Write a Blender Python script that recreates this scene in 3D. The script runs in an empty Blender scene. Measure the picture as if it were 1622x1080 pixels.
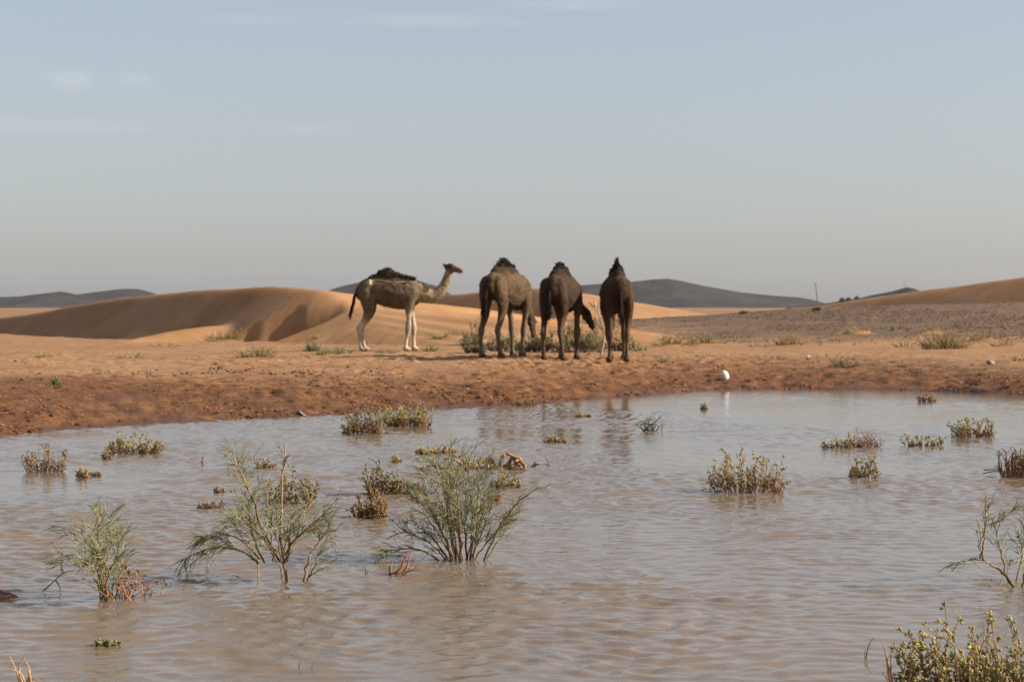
import bpy, bmesh, math, random
import numpy as np
from mathutils import Vector, Matrix
from mathutils.bvhtree import BVHTree

R = math.radians
scene = bpy.context.scene
COL = scene.collection

# ------------------------------------------------------------------ camera
F = 3200.0                      # focal length in photograph pixels (1622 wide)
EYE = 1.6                       # eye height above the water
HOR = 486.0                     # pixel row of the true horizon
PITCH = math.atan((540 - HOR) / F)
cam = bpy.data.cameras.new('camera')
cam_ob = bpy.data.objects.new('camera', cam)
COL.objects.link(cam_ob)
cam.sensor_width = 36.0
cam.lens = F / 1622 * 36.0
cam.clip_start = 0.1
cam.clip_end = 12000
cam.dof.use_dof = True
cam.dof.focus_distance = 12.3
cam.dof.aperture_fstop = 6.3
cam_ob.location = (0, 0, EYE)
cam_ob.rotation_euler = (R(90) - PITCH, 0, 0)
scene.camera = cam_ob

# ------------------------------------------------------------------ sun, sky, exposure
SUN_EL, SUN_AZ = 28.0, -5.5     # degrees; azimuth measured from +X (right) towards +Y (away)
sdir = Vector((math.cos(R(SUN_EL)) * math.cos(R(SUN_AZ)), math.cos(R(SUN_EL)) * math.sin(R(SUN_AZ)), math.sin(R(SUN_EL))))
sun = bpy.data.lights.new('sun', 'SUN')
sun.energy = 5.0
sun.angle = R(0.6)
sun.color = (1.0, 0.885, 0.72)
sun_ob = bpy.data.objects.new('sun', sun)
COL.objects.link(sun_ob)
sun_ob.rotation_euler = sdir.to_track_quat('Z', 'Y').to_euler()
sun_ob.location = (40, 10, 60)

world = bpy.data.worlds.new('World')
scene.world = world
world.use_nodes = True
wn, wl = world.node_tree.nodes, world.node_tree.links
wn.clear()
wo = wn.new('ShaderNodeOutputWorld')
bg = wn.new('ShaderNodeBackground')
bg.inputs[1].default_value = 0.0705
sky = wn.new('ShaderNodeTexSky')
sky.sky_type = 'NISHITA'
sky.sun_disc = False
sky.sun_elevation = R(SUN_EL)
sky.sun_rotation = R(90 - SUN_AZ)
sky.altitude = 700
sky.air_density = 1.0
sky.dust_density = 3.0
sky.ozone_density = 1.0
hsv = wn.new('ShaderNodeHueSaturation')
hsv.inputs['Saturation'].default_value = 0.8
wl.new(sky.outputs[0], hsv.inputs['Color'])
# a veil of high thin haze over the whole sky
veil = wn.new('ShaderNodeMix'); veil.data_type = 'RGBA'
veil.inputs[0].default_value = 0.28
veil.inputs[7].default_value = (4.9, 4.95, 5.6, 1)
wl.new(hsv.outputs[0], veil.inputs[6])
geo = wn.new('ShaderNodeTexCoord')


def pdir(px, py):
    a, b = (px - 811) / F, (540 - py) / F
    c, s = math.cos(PITCH), math.sin(PITCH)
    v = Vector((a, c + b * s, b * c - s))
    return v


cloud_in = None
cn = wn.new('ShaderNodeTexNoise')
cn.inputs['Scale'].default_value = 60
cn.inputs['Detail'].default_value = 6
cn.inputs['Roughness'].default_value = 0.6
mp = wn.new('ShaderNodeMapping')
mp.inputs['Scale'].default_value = (1, 1, 3.2)
wl.new(geo.outputs['Generated'], mp.inputs[0])
wl.new(mp.outputs[0], cn.inputs[0])
for (px, py, wx, wz, amt) in [(112, 126, .013, .0055, .2), (216, 127, .013, .0042, .13), (690, 33, .05, .0035, .15), (930, 8, .035, .003, .15),
                              (490, 205, .02, .003, .1), (390, 30, .03, .003, .1), (100, 200, .06, .004, .1)]:
    d = pdir(px, py).normalized()
    sub = wn.new('ShaderNodeVectorMath'); sub.operation = 'SUBTRACT'
    wl.new(geo.outputs['Generated'], sub.inputs[0]); sub.inputs[1].default_value = d
    mul = wn.new('ShaderNodeVectorMath'); mul.operation = 'MULTIPLY'
    wl.new(sub.outputs[0], mul.inputs[0]); mul.inputs[1].default_value = (1 / wx, 1 / wx, 1 / wz)
    ln = wn.new('ShaderNodeVectorMath'); ln.operation = 'LENGTH'
    wl.new(mul.outputs[0], ln.inputs[0])
    ad = wn.new('ShaderNodeMath'); ad.operation = 'MULTIPLY_ADD'
    wl.new(cn.outputs[0], ad.inputs[0]); ad.inputs[1].default_value = -1.8
    wl.new(ln.outputs['Value'], ad.inputs[2])
    mr = wn.new('ShaderNodeMapRange'); mr.interpolation_type = 'SMOOTHSTEP'
    mr.inputs[1].default_value = .35; mr.inputs[2].default_value = -.75
    mr.inputs[3].default_value = 0; mr.inputs[4].default_value = amt
    wl.new(ad.outputs[0], mr.inputs[0])
    if cloud_in is None:
        cloud_in = mr.outputs[0]
    else:
        mx = wn.new('ShaderNodeMath'); mx.operation = 'MAXIMUM'
        wl.new(cloud_in, mx.inputs[0]); wl.new(mr.outputs[0], mx.inputs[1])
        cloud_in = mx.outputs[0]
cm = wn.new('ShaderNodeMix'); cm.data_type = 'RGBA'
cm.inputs[7].default_value = (6.3, 6.15, 6.3, 1)
wl.new(cloud_in, cm.inputs[0])
wl.new(veil.outputs[2], cm.inputs[6])
wl.new(cm.outputs[2], bg.inputs[0])
wl.new(bg.outputs[0], wo.inputs[0])

scene.view_settings.view_transform = 'Standard'
scene.view_settings.look = 'None'
scene.view_settings.gamma = 1.0
scene.view_settings.exposure = 0.88
scene.cycles.use_denoising = True
scene.cycles.max_bounces = 6
scene.cycles.volume_bounces = 1
scene.cycles.transparent_max_bounces = 8
scene.cycles.caustics_reflective = False
scene.cycles.caustics_refractive = False


# ------------------------------------------------------------------ helpers
def tag(o, label=None, cat=None, group=None, kind=None):
    if label: o['label'] = label
    if cat: o['category'] = cat
    if group: o['group'] = group
    if kind: o['kind'] = kind
    return o


def empty(name, loc, rz=0.0, scale=1.0):
    o = bpy.data.objects.new(name, None)
    COL.objects.link(o)
    o.location = loc; o.rotation_euler = (0, 0, rz); o.scale = (scale,) * 3
    o.empty_display_size = 0.1
    return o


def mesh_obj(name, V, faces, mat, parent=None, smooth=True, attrs=None):
    """V (n,3) array; faces: (m,k) int array of equal size polygons, or list of such arrays"""
    me = bpy.data.meshes.new(name)
    V = np.asarray(V, dtype=np.float32)
    if isinstance(faces, np.ndarray): faces = [faces]
    faces = [np.asarray(f, dtype=np.int32) for f in faces if len(f)]
    loops = np.concatenate([f.ravel() for f in faces])
    sizes = np.concatenate([np.full(len(f), f.shape[1], np.int32) for f in faces])
    starts = np.concatenate([[0], np.cumsum(sizes)[:-1]]).astype(np.int32)
    me.vertices.add(len(V)); me.vertices.foreach_set('co', V.ravel())
    me.loops.add(len(loops)); me.loops.foreach_set('vertex_index', loops)
    me.polygons.add(len(sizes)); me.polygons.foreach_set('loop_start', starts)
    me.polygons.foreach_set('loop_total', sizes)
    me.polygons.foreach_set('use_smooth', np.full(len(sizes), smooth, dtype=bool))
    me.update(calc_edges=True)
    for k, a in (attrs or {}).items():
        a = np.asarray(a, dtype=np.float32)
        if a.ndim == 2:
            at = me.attributes.new(k, 'FLOAT_COLOR', 'POINT')
            if a.shape[1] == 3: a = np.concatenate([a, np.ones((len(a), 1), np.float32)], 1)
            at.data.foreach_set('color', a.ravel())
        else:
            at = me.attributes.new(k, 'FLOAT', 'POINT')
            at.data.foreach_set('value', a)
    me.materials.append(mat)
    o = bpy.data.objects.new(name, me)
    COL.objects.link(o)
    if parent is not None: o.parent = parent
    return o


def vnoise(x, y, seed=0):
    x = np.asarray(x, float); y = np.asarray(y, float)
    xi = np.floor(x).astype(np.int64); yi = np.floor(y).astype(np.int64)
    fx = x - xi; fy = y - yi
    fx = fx * fx * (3 - 2 * fx); fy = fy * fy * (3 - 2 * fy)

    def h(a, b):
        n = (a * 374761393 + b * 668265263 + seed * 1442695041) & 0xffffffff
        n = ((n ^ (n >> 13)) * 1274126177) & 0xffffffff
        n = ((n ^ (n >> 16)) * 2246822519) & 0xffffffff
        return ((n ^ (n >> 15)) & 0xffff) / 65535.0
    a = h(xi, yi); b = h(xi + 1, yi); c = h(xi, yi + 1); d = h(xi + 1, yi + 1)
    return (a * (1 - fx) + b * fx) * (1 - fy) + (c * (1 - fx) + d * fx) * fy


def fbm(x, y, seed=0, oct=4, gain=.5):
    t = 0; a = 1; s = 0
    for i in range(oct):
        t = t + a * vnoise(x * 2 ** i + i * 17.3, y * 2 ** i - i * 9.1, seed + i); s += a; a *= gain
    return t / s


def sstep(a, b, x):
    t = np.clip((x - a) / (b - a), 0, 1)
    return t * t * (3 - 2 * t)


def at(px, py, d):
    v = pdir(px, py)
    k = d / v.y
    return Vector((v.x * k, d, EYE + v.z * k))


# ------------------------------------------------------------------ materials
def new_mat(name):
    m = bpy.data.materials.new(name); m.use_nodes = True
    nt = m.node_tree; nt.nodes.clear()
    out = nt.nodes.new('ShaderNodeOutputMaterial')
    b = nt.nodes.new('ShaderNodeBsdfPrincipled')
    nt.links.new(b.outputs[0], out.inputs[0])
    return m, nt, b, out


def N(nt, kind, **kw):
    n = nt.nodes.new('ShaderNode' + kind)
    for k, v in kw.items():
        if k.startswith('i_'):
            key = k[2:].replace('_', ' ')
            n.inputs[int(key) if key.isdigit() else key].default_value = v
        else: setattr(n, k, v)
    return n


def mixc(nt, fac, a, b, blend='MIX'):
    n = nt.nodes.new('ShaderNodeMix'); n.data_type = 'RGBA'; n.blend_type = blend
    for idx, v in ((0, fac), (6, a), (7, b)):
        if hasattr(v, 'is_output'): nt.links.new(v, n.inputs[idx])
        elif idx == 0: n.inputs[0].default_value = v
        else: n.inputs[idx].default_value = (*v, 1) if len(v) == 3 else v
    return n.outputs[2]


def noise(nt, vec, scale, detail=4, rough=.55):
    n = N(nt, 'TexNoise'); n.inputs['Scale'].default_value = scale
    n.inputs['Detail'].default_value = detail; n.inputs['Roughness'].default_value = rough
    nt.links.new(vec, n.inputs['Vector'])
    return n.outputs[0]


def ramp(nt, v, lo, hi, a=0., b=1.):
    n = N(nt, 'MapRange', interpolation_type='SMOOTHSTEP')
    nt.links.new(v, n.inputs[0])
    n.inputs[1].default_value = lo; n.inputs[2].default_value = hi
    n.inputs[3].default_value = a; n.inputs[4].default_value = b
    return n.outputs[0]


def math_(nt, op, a, b):
    n = N(nt, 'Math', operation=op)
    for i, v in enumerate((a, b)):
        if hasattr(v, 'is_output'): nt.links.new(v, n.inputs[i])
        else: n.inputs[i].default_value = v
    return n.outputs[0]


def bump(nt, h, strength, dist, prev=None):
    n = N(nt, 'Bump'); n.inputs['Strength'].default_value = strength; n.inputs['Distance'].default_value = dist
    nt.links.new(h, n.inputs['Height'])
    if prev is not None: nt.links.new(prev, n.inputs['Normal'])
    return n.outputs[0]


SAND = (0.32, 0.183, 0.094)
SAND2 = (0.275, 0.145, 0.066)


def mat_ground():
    m, nt, b, _ = new_mat('ground_sand_mud_gravel')
    tc = N(nt, 'TexCoord').outputs['Object']
    wet = N(nt, 'Attribute', attribute_name='wet').outputs['Fac']
    grav = N(nt, 'Attribute', attribute_name='gravel').outputs['Fac']
    n1 = noise(nt, tc, .35, 5); n2 = noise(nt, tc, 2.4, 6, .62); n3 = noise(nt, tc, 14, 4, .6); n4 = noise(nt, tc, 45, 3)
    sand = mixc(nt, ramp(nt, n1, .35, .65), SAND, SAND2)
    sand = mixc(nt, ramp(nt, n2, .50, .72, 0, .55), sand, (.22, .120, .058))
    sand = mixc(nt, ramp(nt, n3, .56, .72, 0, .5), sand, (.14, .076, .037))
    n7 = noise(nt, tc, .9, 7, .75)
    sand = mixc(nt, ramp(nt, n7, .52, .64, 0, .5), sand, (.175, .088, .038))
    mud = mixc(nt, ramp(nt, n2, .35, .65), (.195, .084, .025), (.130, .053, .017))
    n5 = noise(nt, tc, 1.3, 7, .72); n6 = noise(nt, tc, 4.5, 6, .7)
    mud = mixc(nt, ramp(nt, n5, .50, .62, 0, .8), mud, (.075, .032, .017))
    mud = mixc(nt, ramp(nt, n6, .52, .64, 0, .85), mud, (.05, .023, .014))
    mud = mixc(nt, ramp(nt, n6, .44, .34, 0, .7), mud, (.27, .125, .058))
    mud = mixc(nt, ramp(nt, n3, .52, .68, 0, .75), mud, (.085, .036, .018))
    mud = mixc(nt, ramp(nt, n4, .58, .7, 0, .5), mud, (.30, .15, .075))
    w2 = math_(nt, 'ADD', wet, math_(nt, 'MULTIPLY', math_(nt, 'SUBTRACT', n2, .5), .9))
    mud = mixc(nt, ramp(nt, w2, .62, .95, 0, .5), mud, (.098, .041, .016))
    c = mixc(nt, ramp(nt, w2, .12, .85), sand, mud)
    c = mixc(nt, ramp(nt, wet, .93, 1.0, 0, .75), c, (.075, .034, .020))
    gcol = mixc(nt, ramp(nt, n3, .38, .62), (.155, .094, .056), (.095, .060, .038))
    gcol = mixc(nt, ramp(nt, n4, .5, .65, 0, .5), gcol, (.07, .056, .05))
    gcol = mixc(nt, ramp(nt, n7, .50, .62, 0, .6), gcol, (.235, .145, .083))
    g2 = math_(nt, 'ADD', grav, math_(nt, 'MULTIPLY', math_(nt, 'SUBTRACT', n1, .5), 1.0))
    g2 = math_(nt, 'ADD', g2, math_(nt, 'MULTIPLY', math_(nt, 'SUBTRACT', n2, .5), .8))
    c = mixc(nt, ramp(nt, g2, .15, 1.05), c, gcol)
    nt.links.new(c, b.inputs['Base Color'])
    nt.links.new(ramp(nt, wet, .85, 1.0, .92, .45), b.inputs['Roughness'])
    b.inputs['Specular IOR Level'].default_value = .25
    h = math_(nt, 'ADD', n3, math_(nt, 'MULTIPLY', n4, .4))
    h = math_(nt, 'ADD', h, math_(nt, 'MULTIPLY', n2, 2.0))
    nt.links.new(bump(nt, h, .8, .05), b.inputs['Normal'])
    return m


def mat_dune():
    m, nt, b, _ = new_mat('dune_sand')
    tc = N(nt, 'TexCoord').outputs['Object']
    n1 = noise(nt, tc, .25, 4); n3 = noise(nt, tc, 6, 4, .65)
    c = mixc(nt, ramp(nt, n1, .35, .65), SAND, (.26, .132, .055))
    c = mixc(nt, ramp(nt, n3, .5, .75, 0, .25), c, (.22, .112, .048))
    nt.links.new(c, b.inputs['Base Color'])
    b.inputs['Roughness'].default_value = .95
    b.inputs['Specular IOR Level'].default_value = .15
    mpn = N(nt, 'Mapping'); nt.links.new(tc, mpn.inputs[0]); mpn.inputs['Rotation'].default_value = (0, 0, R(35))
    w = N(nt, 'TexWave', wave_type='BANDS', bands_direction='X')
    w.inputs['Scale'].default_value = .95; w.inputs['Distortion'].default_value = 5
    w.inputs['Detail'].default_value = 3; w.inputs['Detail Scale'].default_value = .5
    nt.links.new(mpn.outputs[0], w.inputs[0])
    nrm = bump(nt, w.outputs['Fac'], .06, .03)
    nrm = bump(nt, n3, .4, .03, nrm)
    nt.links.new(nrm, b.inputs['Normal'])
    return m


def mat_rock(name, c1, c2, s):
    m, nt, b, _ = new_mat(name)
    tc = N(nt, 'TexCoord').outputs['Object']
    n1 = noise(nt, tc, s, 7, .65)
    nt.links.new(mixc(nt, ramp(nt, n1, .35, .65), c1, c2), b.inputs['Base Color'])
    b.inputs['Roughness'].default_value = .95
    b.inputs['Specular IOR Level'].default_value = .2
    nt.links.new(bump(nt, n1, .8, .25 / s), b.inputs['Normal'])
    return m


def mat_water():
    m, nt, b, _ = new_mat('muddy_water')
    tc = N(nt, 'TexCoord').outputs['Object']
    n1 = noise(nt, tc, .28, 3)
    nt.links.new(mixc(nt, ramp(nt, n1, .35, .65), (.145, .110, .075), (.162, .115, .076)), b.inputs['Base Color'])
    b.inputs['Roughness'].default_value = .05
    b.inputs['IOR'].default_value = 1.333
    mpn = N(nt, 'Mapping'); nt.links.new(tc, mpn.inputs[0]); mpn.inputs['Scale'].default_value = (1, 1.6, 1)
    n2 = noise(nt, mpn.outputs[0], 16, 3, .6)
    nt.links.new(bump(nt, n2, .06, .02), b.inputs['Normal'])
    return m


def mat_attr(name, rough=.7, trans=0., nscale=30., namt=.35, spec=.3, bumpd=0.):
    """colour from the vertex attribute 'col', broken up by noise"""
    m, nt, b, out = new_mat(name)
    tc = N(nt, 'TexCoord').outputs['Object']
    col = N(nt, 'Attribute', attribute_name='col').outputs['Color']
    n1 = noise(nt, tc, nscale, 4, .6)
    k = ramp(nt, n1, .25, .75, 1 - namt, 1 + namt)
    mul = N(nt, 'VectorMath', operation='SCALE')
    nt.links.new(col, mul.inputs[0]); nt.links.new(k, mul.inputs['Scale'])
    nt.links.new(mul.outputs[0], b.inputs['Base Color'])
    b.inputs['Roughness'].default_value = rough
    b.inputs['Specular IOR Level'].default_value = spec
    if bumpd: nt.links.new(bump(nt, n1, .8, bumpd), b.inputs['Normal'])
    if trans:
        t = N(nt, 'BsdfTranslucent'); nt.links.new(mul.outputs[0], t.inputs[0])
        ms = N(nt, 'MixShader'); ms.inputs[0].default_value = trans
        nt.links.new(b.outputs[0], ms.inputs[1]); nt.links.new(t.outputs[0], ms.inputs[2])
        nt.links.new(ms.outputs[0], out.inputs[0])
    return m


M_GROUND, M_DUNE, M_WATER = mat_ground(), mat_dune(), mat_water()
M_HILL = mat_rock('dark_desert_rock', (.034, .029, .030), (.016, .0145, .0165), .012)
M_LEAF = mat_attr('plant_leaf', .55, .33, 40, .3)
M_WOOD = mat_attr('plant_wood', .85, 0, 60, .35, .2)
M_COAT = mat_attr('camel_coat', .9, 0, 9, .28, .12, .03)
M_HAIR = mat_attr('camel_hair', .85, 0, 20, .4, .15)
M_STONE = mat_attr('stone_and_clod', .9, 0, 12, .35, .2, .01)

# ------------------------------------------------------------------ terrain functions
SH = [(-300, 712), (0, 690), (100, 681), (200, 674), (300, 668.5), (400, 664), (480, 660), (560, 655), (640, 651), (720, 647), (800, 643.5), (860, 639), (930, 634), (1000, 628),
      (1080, 621.5), (1150, 617.5), (1230, 616.5), (1300, 617.5), (1380, 618), (1450, 619), (1540, 622), (1622, 627), (1800, 640)]
SHX, SHY = [], []
for px, py in SH:
    d = F * EYE / (py - HOR); SHX.append((px - 811) / F * d); SHY.append(d)


def shore_s(x, y):
    ys = np.interp(x, SHX, SHY) + .45 * (fbm(x / 1.1, y / 40, 5, 3) - .5)
    s = np.maximum((y - ys) * .93, 4.6 - y)
    return np.maximum(s, np.maximum(-11.5 - x, x - 15.5))


RA_P = [-600, 300, 560, 700, 811, 900, 1000, 1150, 1300, 1450, 1622, 1900, 2600]
RA_Z = [0.0, 0.0, .25, .55, .55, .48, .46, .78, 1.06, 1.22, 1.36, 1.45, 1.3]


def ground_z(x, y):
    x = np.asarray(x, float); y = np.asarray(y, float)
    s = shore_s(x, y)
    z = np.where(s > 0, .47 * (1 - (1 - np.clip(s / 9, 0, 1)) ** 1.6), -.5 * (1 - np.exp(np.minimum(s, 0) / 2)))
    clod_w = sstep(-.1, .3, s) * (1 - sstep(2.5, 6.5, s))
    z = z + clod_w * (.13 * (fbm(x / .30, y / .42, 11, 3, .6) - .5) + .09 * (fbm(x / .9, y / 1.1, 21, 2) - .4))
    z = z + sstep(2, 6, s) * (.09 * (fbm(x / 2.6, y / 3.2, 31, 4) - .5) + .045 * (fbm(x / .3, y / .42, 41, 3) - .5)) * (1 - .6 * sstep(110, 200, y))
    pxa = 811 + F * x / np.maximum(y, 5)
    z = z + np.interp(pxa, RA_P, RA_Z) * sstep(50, 96, y) * (1 - sstep(100, 150, y))
    # a mud hump breaking the surface at the left edge of the picture, and a low bank shelf on the right shore
    z = z + .565 * np.exp(-(((x + 3.25) / .95) ** 2 + ((y - 11.0) / .40) ** 2) ** 2)
    far = sstep(150, 400, np.hypot(x, y))
    z = z * (1 - far) + far * (.45 + .5 * (fbm(x / 90, y / 90, 51, 2) - .5))
    return z


def brink(pts):
    P = []
    for (a, b) in zip(pts[:-1], pts[1:]):
        A, B = at(*a), at(*b)
        n = max(2, int((B - A).length / .3))
        for i in range(n): P.append(A.lerp(B, i / n))
    P.append(at(*pts[-1]))
    P = np.array([tuple(p) for p in P])
    for _ in range(6): P[1:-1] = (P[:-2] + 2 * P[1:-1] + P[2:]) / 4
    return P


class Dune:
    def __init__(s, pts, slip, back, box, step, spur=None, rnd=.25, seed=0, mound=0.):
        s.P = brink(pts); s.slip = slip; s.back = back; s.box = box; s.step = step; s.rnd = rnd; s.seed = seed
        s.spur = brink(spur) if spur else None
        s.cache = None
        s.build()

    def dist(s, P, x, y):
        bd = np.full(x.shape, 1e9); bz = np.zeros(x.shape); sg = np.zeros(x.shape)
        T = np.gradient(P[:, :2], axis=0)
        for i in range(len(P)):
            dx = x - P[i, 0]; dy = y - P[i, 1]
            d2 = dx * dx + dy * dy
            m = d2 < bd
            bd = np.where(m, d2, bd); bz = np.where(m, P[i, 2], bz)
            sg = np.where(m, T[i, 0] * dy - T[i, 1] * dx, sg)
        return np.sqrt(bd), bz, sg

    def raw(s, x, y):
        d, bz, sg = s.dist(s.P, x, y)
        dd = np.sqrt(d * d + s.rnd ** 2) - s.rnd
        front = sg < 0
        z = np.where(front, bz - s.slip * dd, bz - s.back * dd - .0012 * d * d)
        if s.spur is not None:
            d2, b2, g2 = s.dist(s.spur, x, y)
            d3 = np.sqrt(d2 * d2 + .35 ** 2) - .35
            z2 = np.where(g2 > 0, b2 - .55 * d3, b2 - .42 * d3)
            z = np.maximum(z, z2) + .0
        return z

    def build(s):
        x0, x1, y0, y1 = s.box; st = s.step
        s.xs = np.arange(x0, x1, st); s.ys = np.arange(y0, y1, st * 1.15)
        X, Y = np.meshgrid(s.xs, s.ys)
        Z = s.raw(X, Y)
        for _ in range(2):   # soften creases
            Zp = np.pad(Z, 1, mode='edge')
            Z = (Zp[:-2, 1:-1] + Zp[2:, 1:-1] + Zp[1:-1, :-2] + Zp[1:-1, 2:] + 4 * Z) / 8
        Z += .10 * (fbm(X / 4, Y / 4, 61 + s.seed, 3) - .5) + .02 * (fbm(X / .5, Y / .7, 71 + s.seed, 2) - .5)
        s.X, s.Y, s.Z = X, Y, Z

    def z(s, x, y):
        x = np.asarray(x, float); y = np.asarray(y, float)
        fx = np.clip((x - s.xs[0]) / s.step, 0, len(s.xs) - 1.001); fy = np.clip((y - s.ys[0]) / (s.step * 1.15), 0, len(s.ys) - 1.001)
        i = fx.astype(int); j = fy.astype(int); fx -= i; fy -= j
        Z = s.Z
        v = (Z[j, i] * (1 - fx) + Z[j, i + 1] * fx) * (1 - fy) + (Z[j + 1, i] * (1 - fx) + Z[j + 1, i + 1] * fx) * fy
        inside = (x > s.box[0]) & (x < s.box[1]) & (y > s.box[2]) & (y < s.box[3])
        return np.where(inside, v, -9)


def grid_faces(ny, nx, keep=None, wrap=False):
    i = np.arange(ny - 1)[:, None]; j = np.arange(nx - (0 if wrap else 1))[None, :]
    j2 = (j + 1) % nx
    a = i * nx + j; b = i * nx + j2; c = (i + 1) * nx + j2; d = (i + 1) * nx + j
    f = np.stack([a, b, c, d], -1).reshape(-1, 4)
    return f if keep is None else f[keep.ravel()]


DUNE1 = Dune([(-400, 530, 125), (-120, 519, 98), (-50, 511, 93), (0, 504, 89), (100, 487, 82), (200, 471, 76), (300, 461, 71.5), (380, 456.5, 68.8), (430, 454.5, 67.2), (480, 456, 65.6),
              (520, 463, 64.7), (550, 474, 64.3), (562, 486, 64.1), (540, 499, 63.8), (495, 518, 63.3), (450, 536, 62.8), (420, 546, 62.4)],
             .70, .085, (-48, 10, 55, 130), .14, rnd=.12, spur=[(450, 530, 66.0), (400, 518, 65.9), (350, 513, 65.7), (300, 518, 65.1), (240, 529, 64.1), (170, 546, 62.8)])
DUNE2 = Dune([(480, 490, 165), (600, 482, 150), (690, 470, 136), (750, 463, 128), (800, 459, 124), (850, 457, 121), (885, 459, 118), (905, 465, 115), (912, 478, 111), (900, 495, 106), (880, 503, 103)],
             .55, .15, (-22, 26, 98, 180), .22, seed=3)
DUNE3 = Dune([(1200, 493, 175), (1300, 484, 163), (1400, 469.5, 152), (1500, 455.5, 144), (1622, 439, 137), (1800, 422, 130), (2100, 410, 124), (2500, 415, 120)],
             .52, .12, (14, 80, 96, 215), .33, seed=7, rnd=1.5)
DUNES = [DUNE1, DUNE2, DUNE3]


def top_z(x, y):
    z = ground_z(x, y)
    for d in DUNES: z = np.maximum(z, d.z(x, y))
    return z


_YS = np.concatenate([np.arange(20, 70, .02), np.arange(70, 200, .1)])


def hit(px, py):
    """the point of the land that the photograph shows at this pixel"""
    v = pdir(px, py)
    x = v.x / v.y * _YS; zr = EYE + v.z / v.y * _YS
    z = top_z(x, _YS)
    i = np.argmax(z >= zr)
    return Vector((x[i], _YS[i], z[i]))


def water_at(px, py):
    v = pdir(px, py); k = -EYE / v.z
    return Vector((v.x * k, v.y * k, 0))


# ------------------------------------------------------------------ the setting: ground, dunes, hills, water
th_in = np.linspace(R(90 - 19), R(90 + 19), 460)
th_out = np.linspace(R(90 + 19), R(90 - 19 + 360), 130)[1:-1]
TH = np.concatenate([th_in, th_out])
RR = np.concatenate([np.linspace(.5, 22, 60), np.arange(22.1, 58, .085), np.geomspace(58, 160, 130), np.geomspace(165, 4000, 60)])
GX = RR[:, None] * np.cos(TH)[None, :]; GY = RR[:, None] * np.sin(TH)[None, :]
GZ = ground_z(GX, GY)
S = shore_s(GX, GY)
prs = random.Random(55)          # hoof prints trampled into the bank and round the camels
for i in range(900):
    if i < 520: yy_ = prs.uniform(27, 50); xx_ = prs.uniform(-.25, .25) * yy_
    else: xx_ = prs.gauss(0, 2.6); yy_ = prs.gauss(43.5, 2.6)
    if float(shore_s(xx_, yy_)) < .2: continue
    rr_ = math.hypot(xx_, yy_); t_ = math.atan2(yy_, xx_)
    a_ = np.searchsorted(RR, [rr_ - .35, rr_ + .35]); b_ = np.searchsorted(th_in, [t_ - .35 / rr_, t_ + .35 / rr_])
    if b_[1] <= b_[0]: continue
    sl = (slice(a_[0], a_[1]), slice(b_[0], b_[1]))
    q_ = ((GX[sl] - xx_) ** 2 + ((GY[sl] - yy_) / 1.25) ** 2) / prs.uniform(.08, .13) ** 2
    GZ[sl] += -.055 * np.exp(-q_) + .022 * np.exp(-(np.sqrt(q_) - 1.5) ** 2 * 3)
pxa = 811 + F * GX / np.maximum(GY, 5)
wet = np.clip(1.05 - S / 10.5, 0, 1)
wet = np.clip(wet + .55 * np.exp(-((GX + 9) / 4.5) ** 2 - ((GY - 31) / 4) ** 2), 0, 1)
wet = np.where(S < .35, 1.0, wet * .92)
gravel = sstep(54, 66, GY) * sstep(930, 1180, pxa + 2.2 * (GY - 60)) * (1 - sstep(150, 260, np.hypot(GX, GY)))
gravel = np.maximum(gravel, .75 * sstep(72, 84, GY) * sstep(600, 680, pxa) * (1 - sstep(104, 112, GY)))
gravel = np.maximum(gravel, .5 * sstep(170, 320, np.hypot(GX, GY)))
V = np.stack([GX, GY, GZ], -1).reshape(-1, 3)
fc = grid_faces(len(RR), len(TH), wrap=True)
g = mesh_obj('ground', np.vstack([V, [[0, 0, float(ground_z(0, 0))]]]), [fc, np.array([[len(V), j, (j + 1) % len(TH)] for j in range(len(TH))])], M_GROUND,
             attrs={'wet': np.append(wet.ravel(), .5), 'gravel': np.append(gravel.ravel(), 0)})
tag(g, 'flat desert ground of sand, red mud bank and grey gravel', kind='structure')

for D, lab in zip(DUNES, ['smooth crescent sand dune with shaded slip face behind the standing camel', 'low sand dune with a dark slope behind the grazing camels',
                          'long rippled brown dune rising beyond the gravel plain']):
    keep = (D.Z > ground_z(D.X, D.Y) - .35)
    kf = keep[:-1, :-1] | keep[1:, :-1] | keep[:-1, 1:] | keep[1:, 1:]
    V = np.stack([D.X, D.Y, D.Z], -1).reshape(-1, 3)
    f = grid_faces(*D.Z.shape, keep=kf)
    used, inv = np.unique(f, return_inverse=True)
    o = mesh_obj('sand_dune', V[used], inv.reshape(-1, 4), M_DUNE)
    tag(o, lab, kind='structure')


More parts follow.
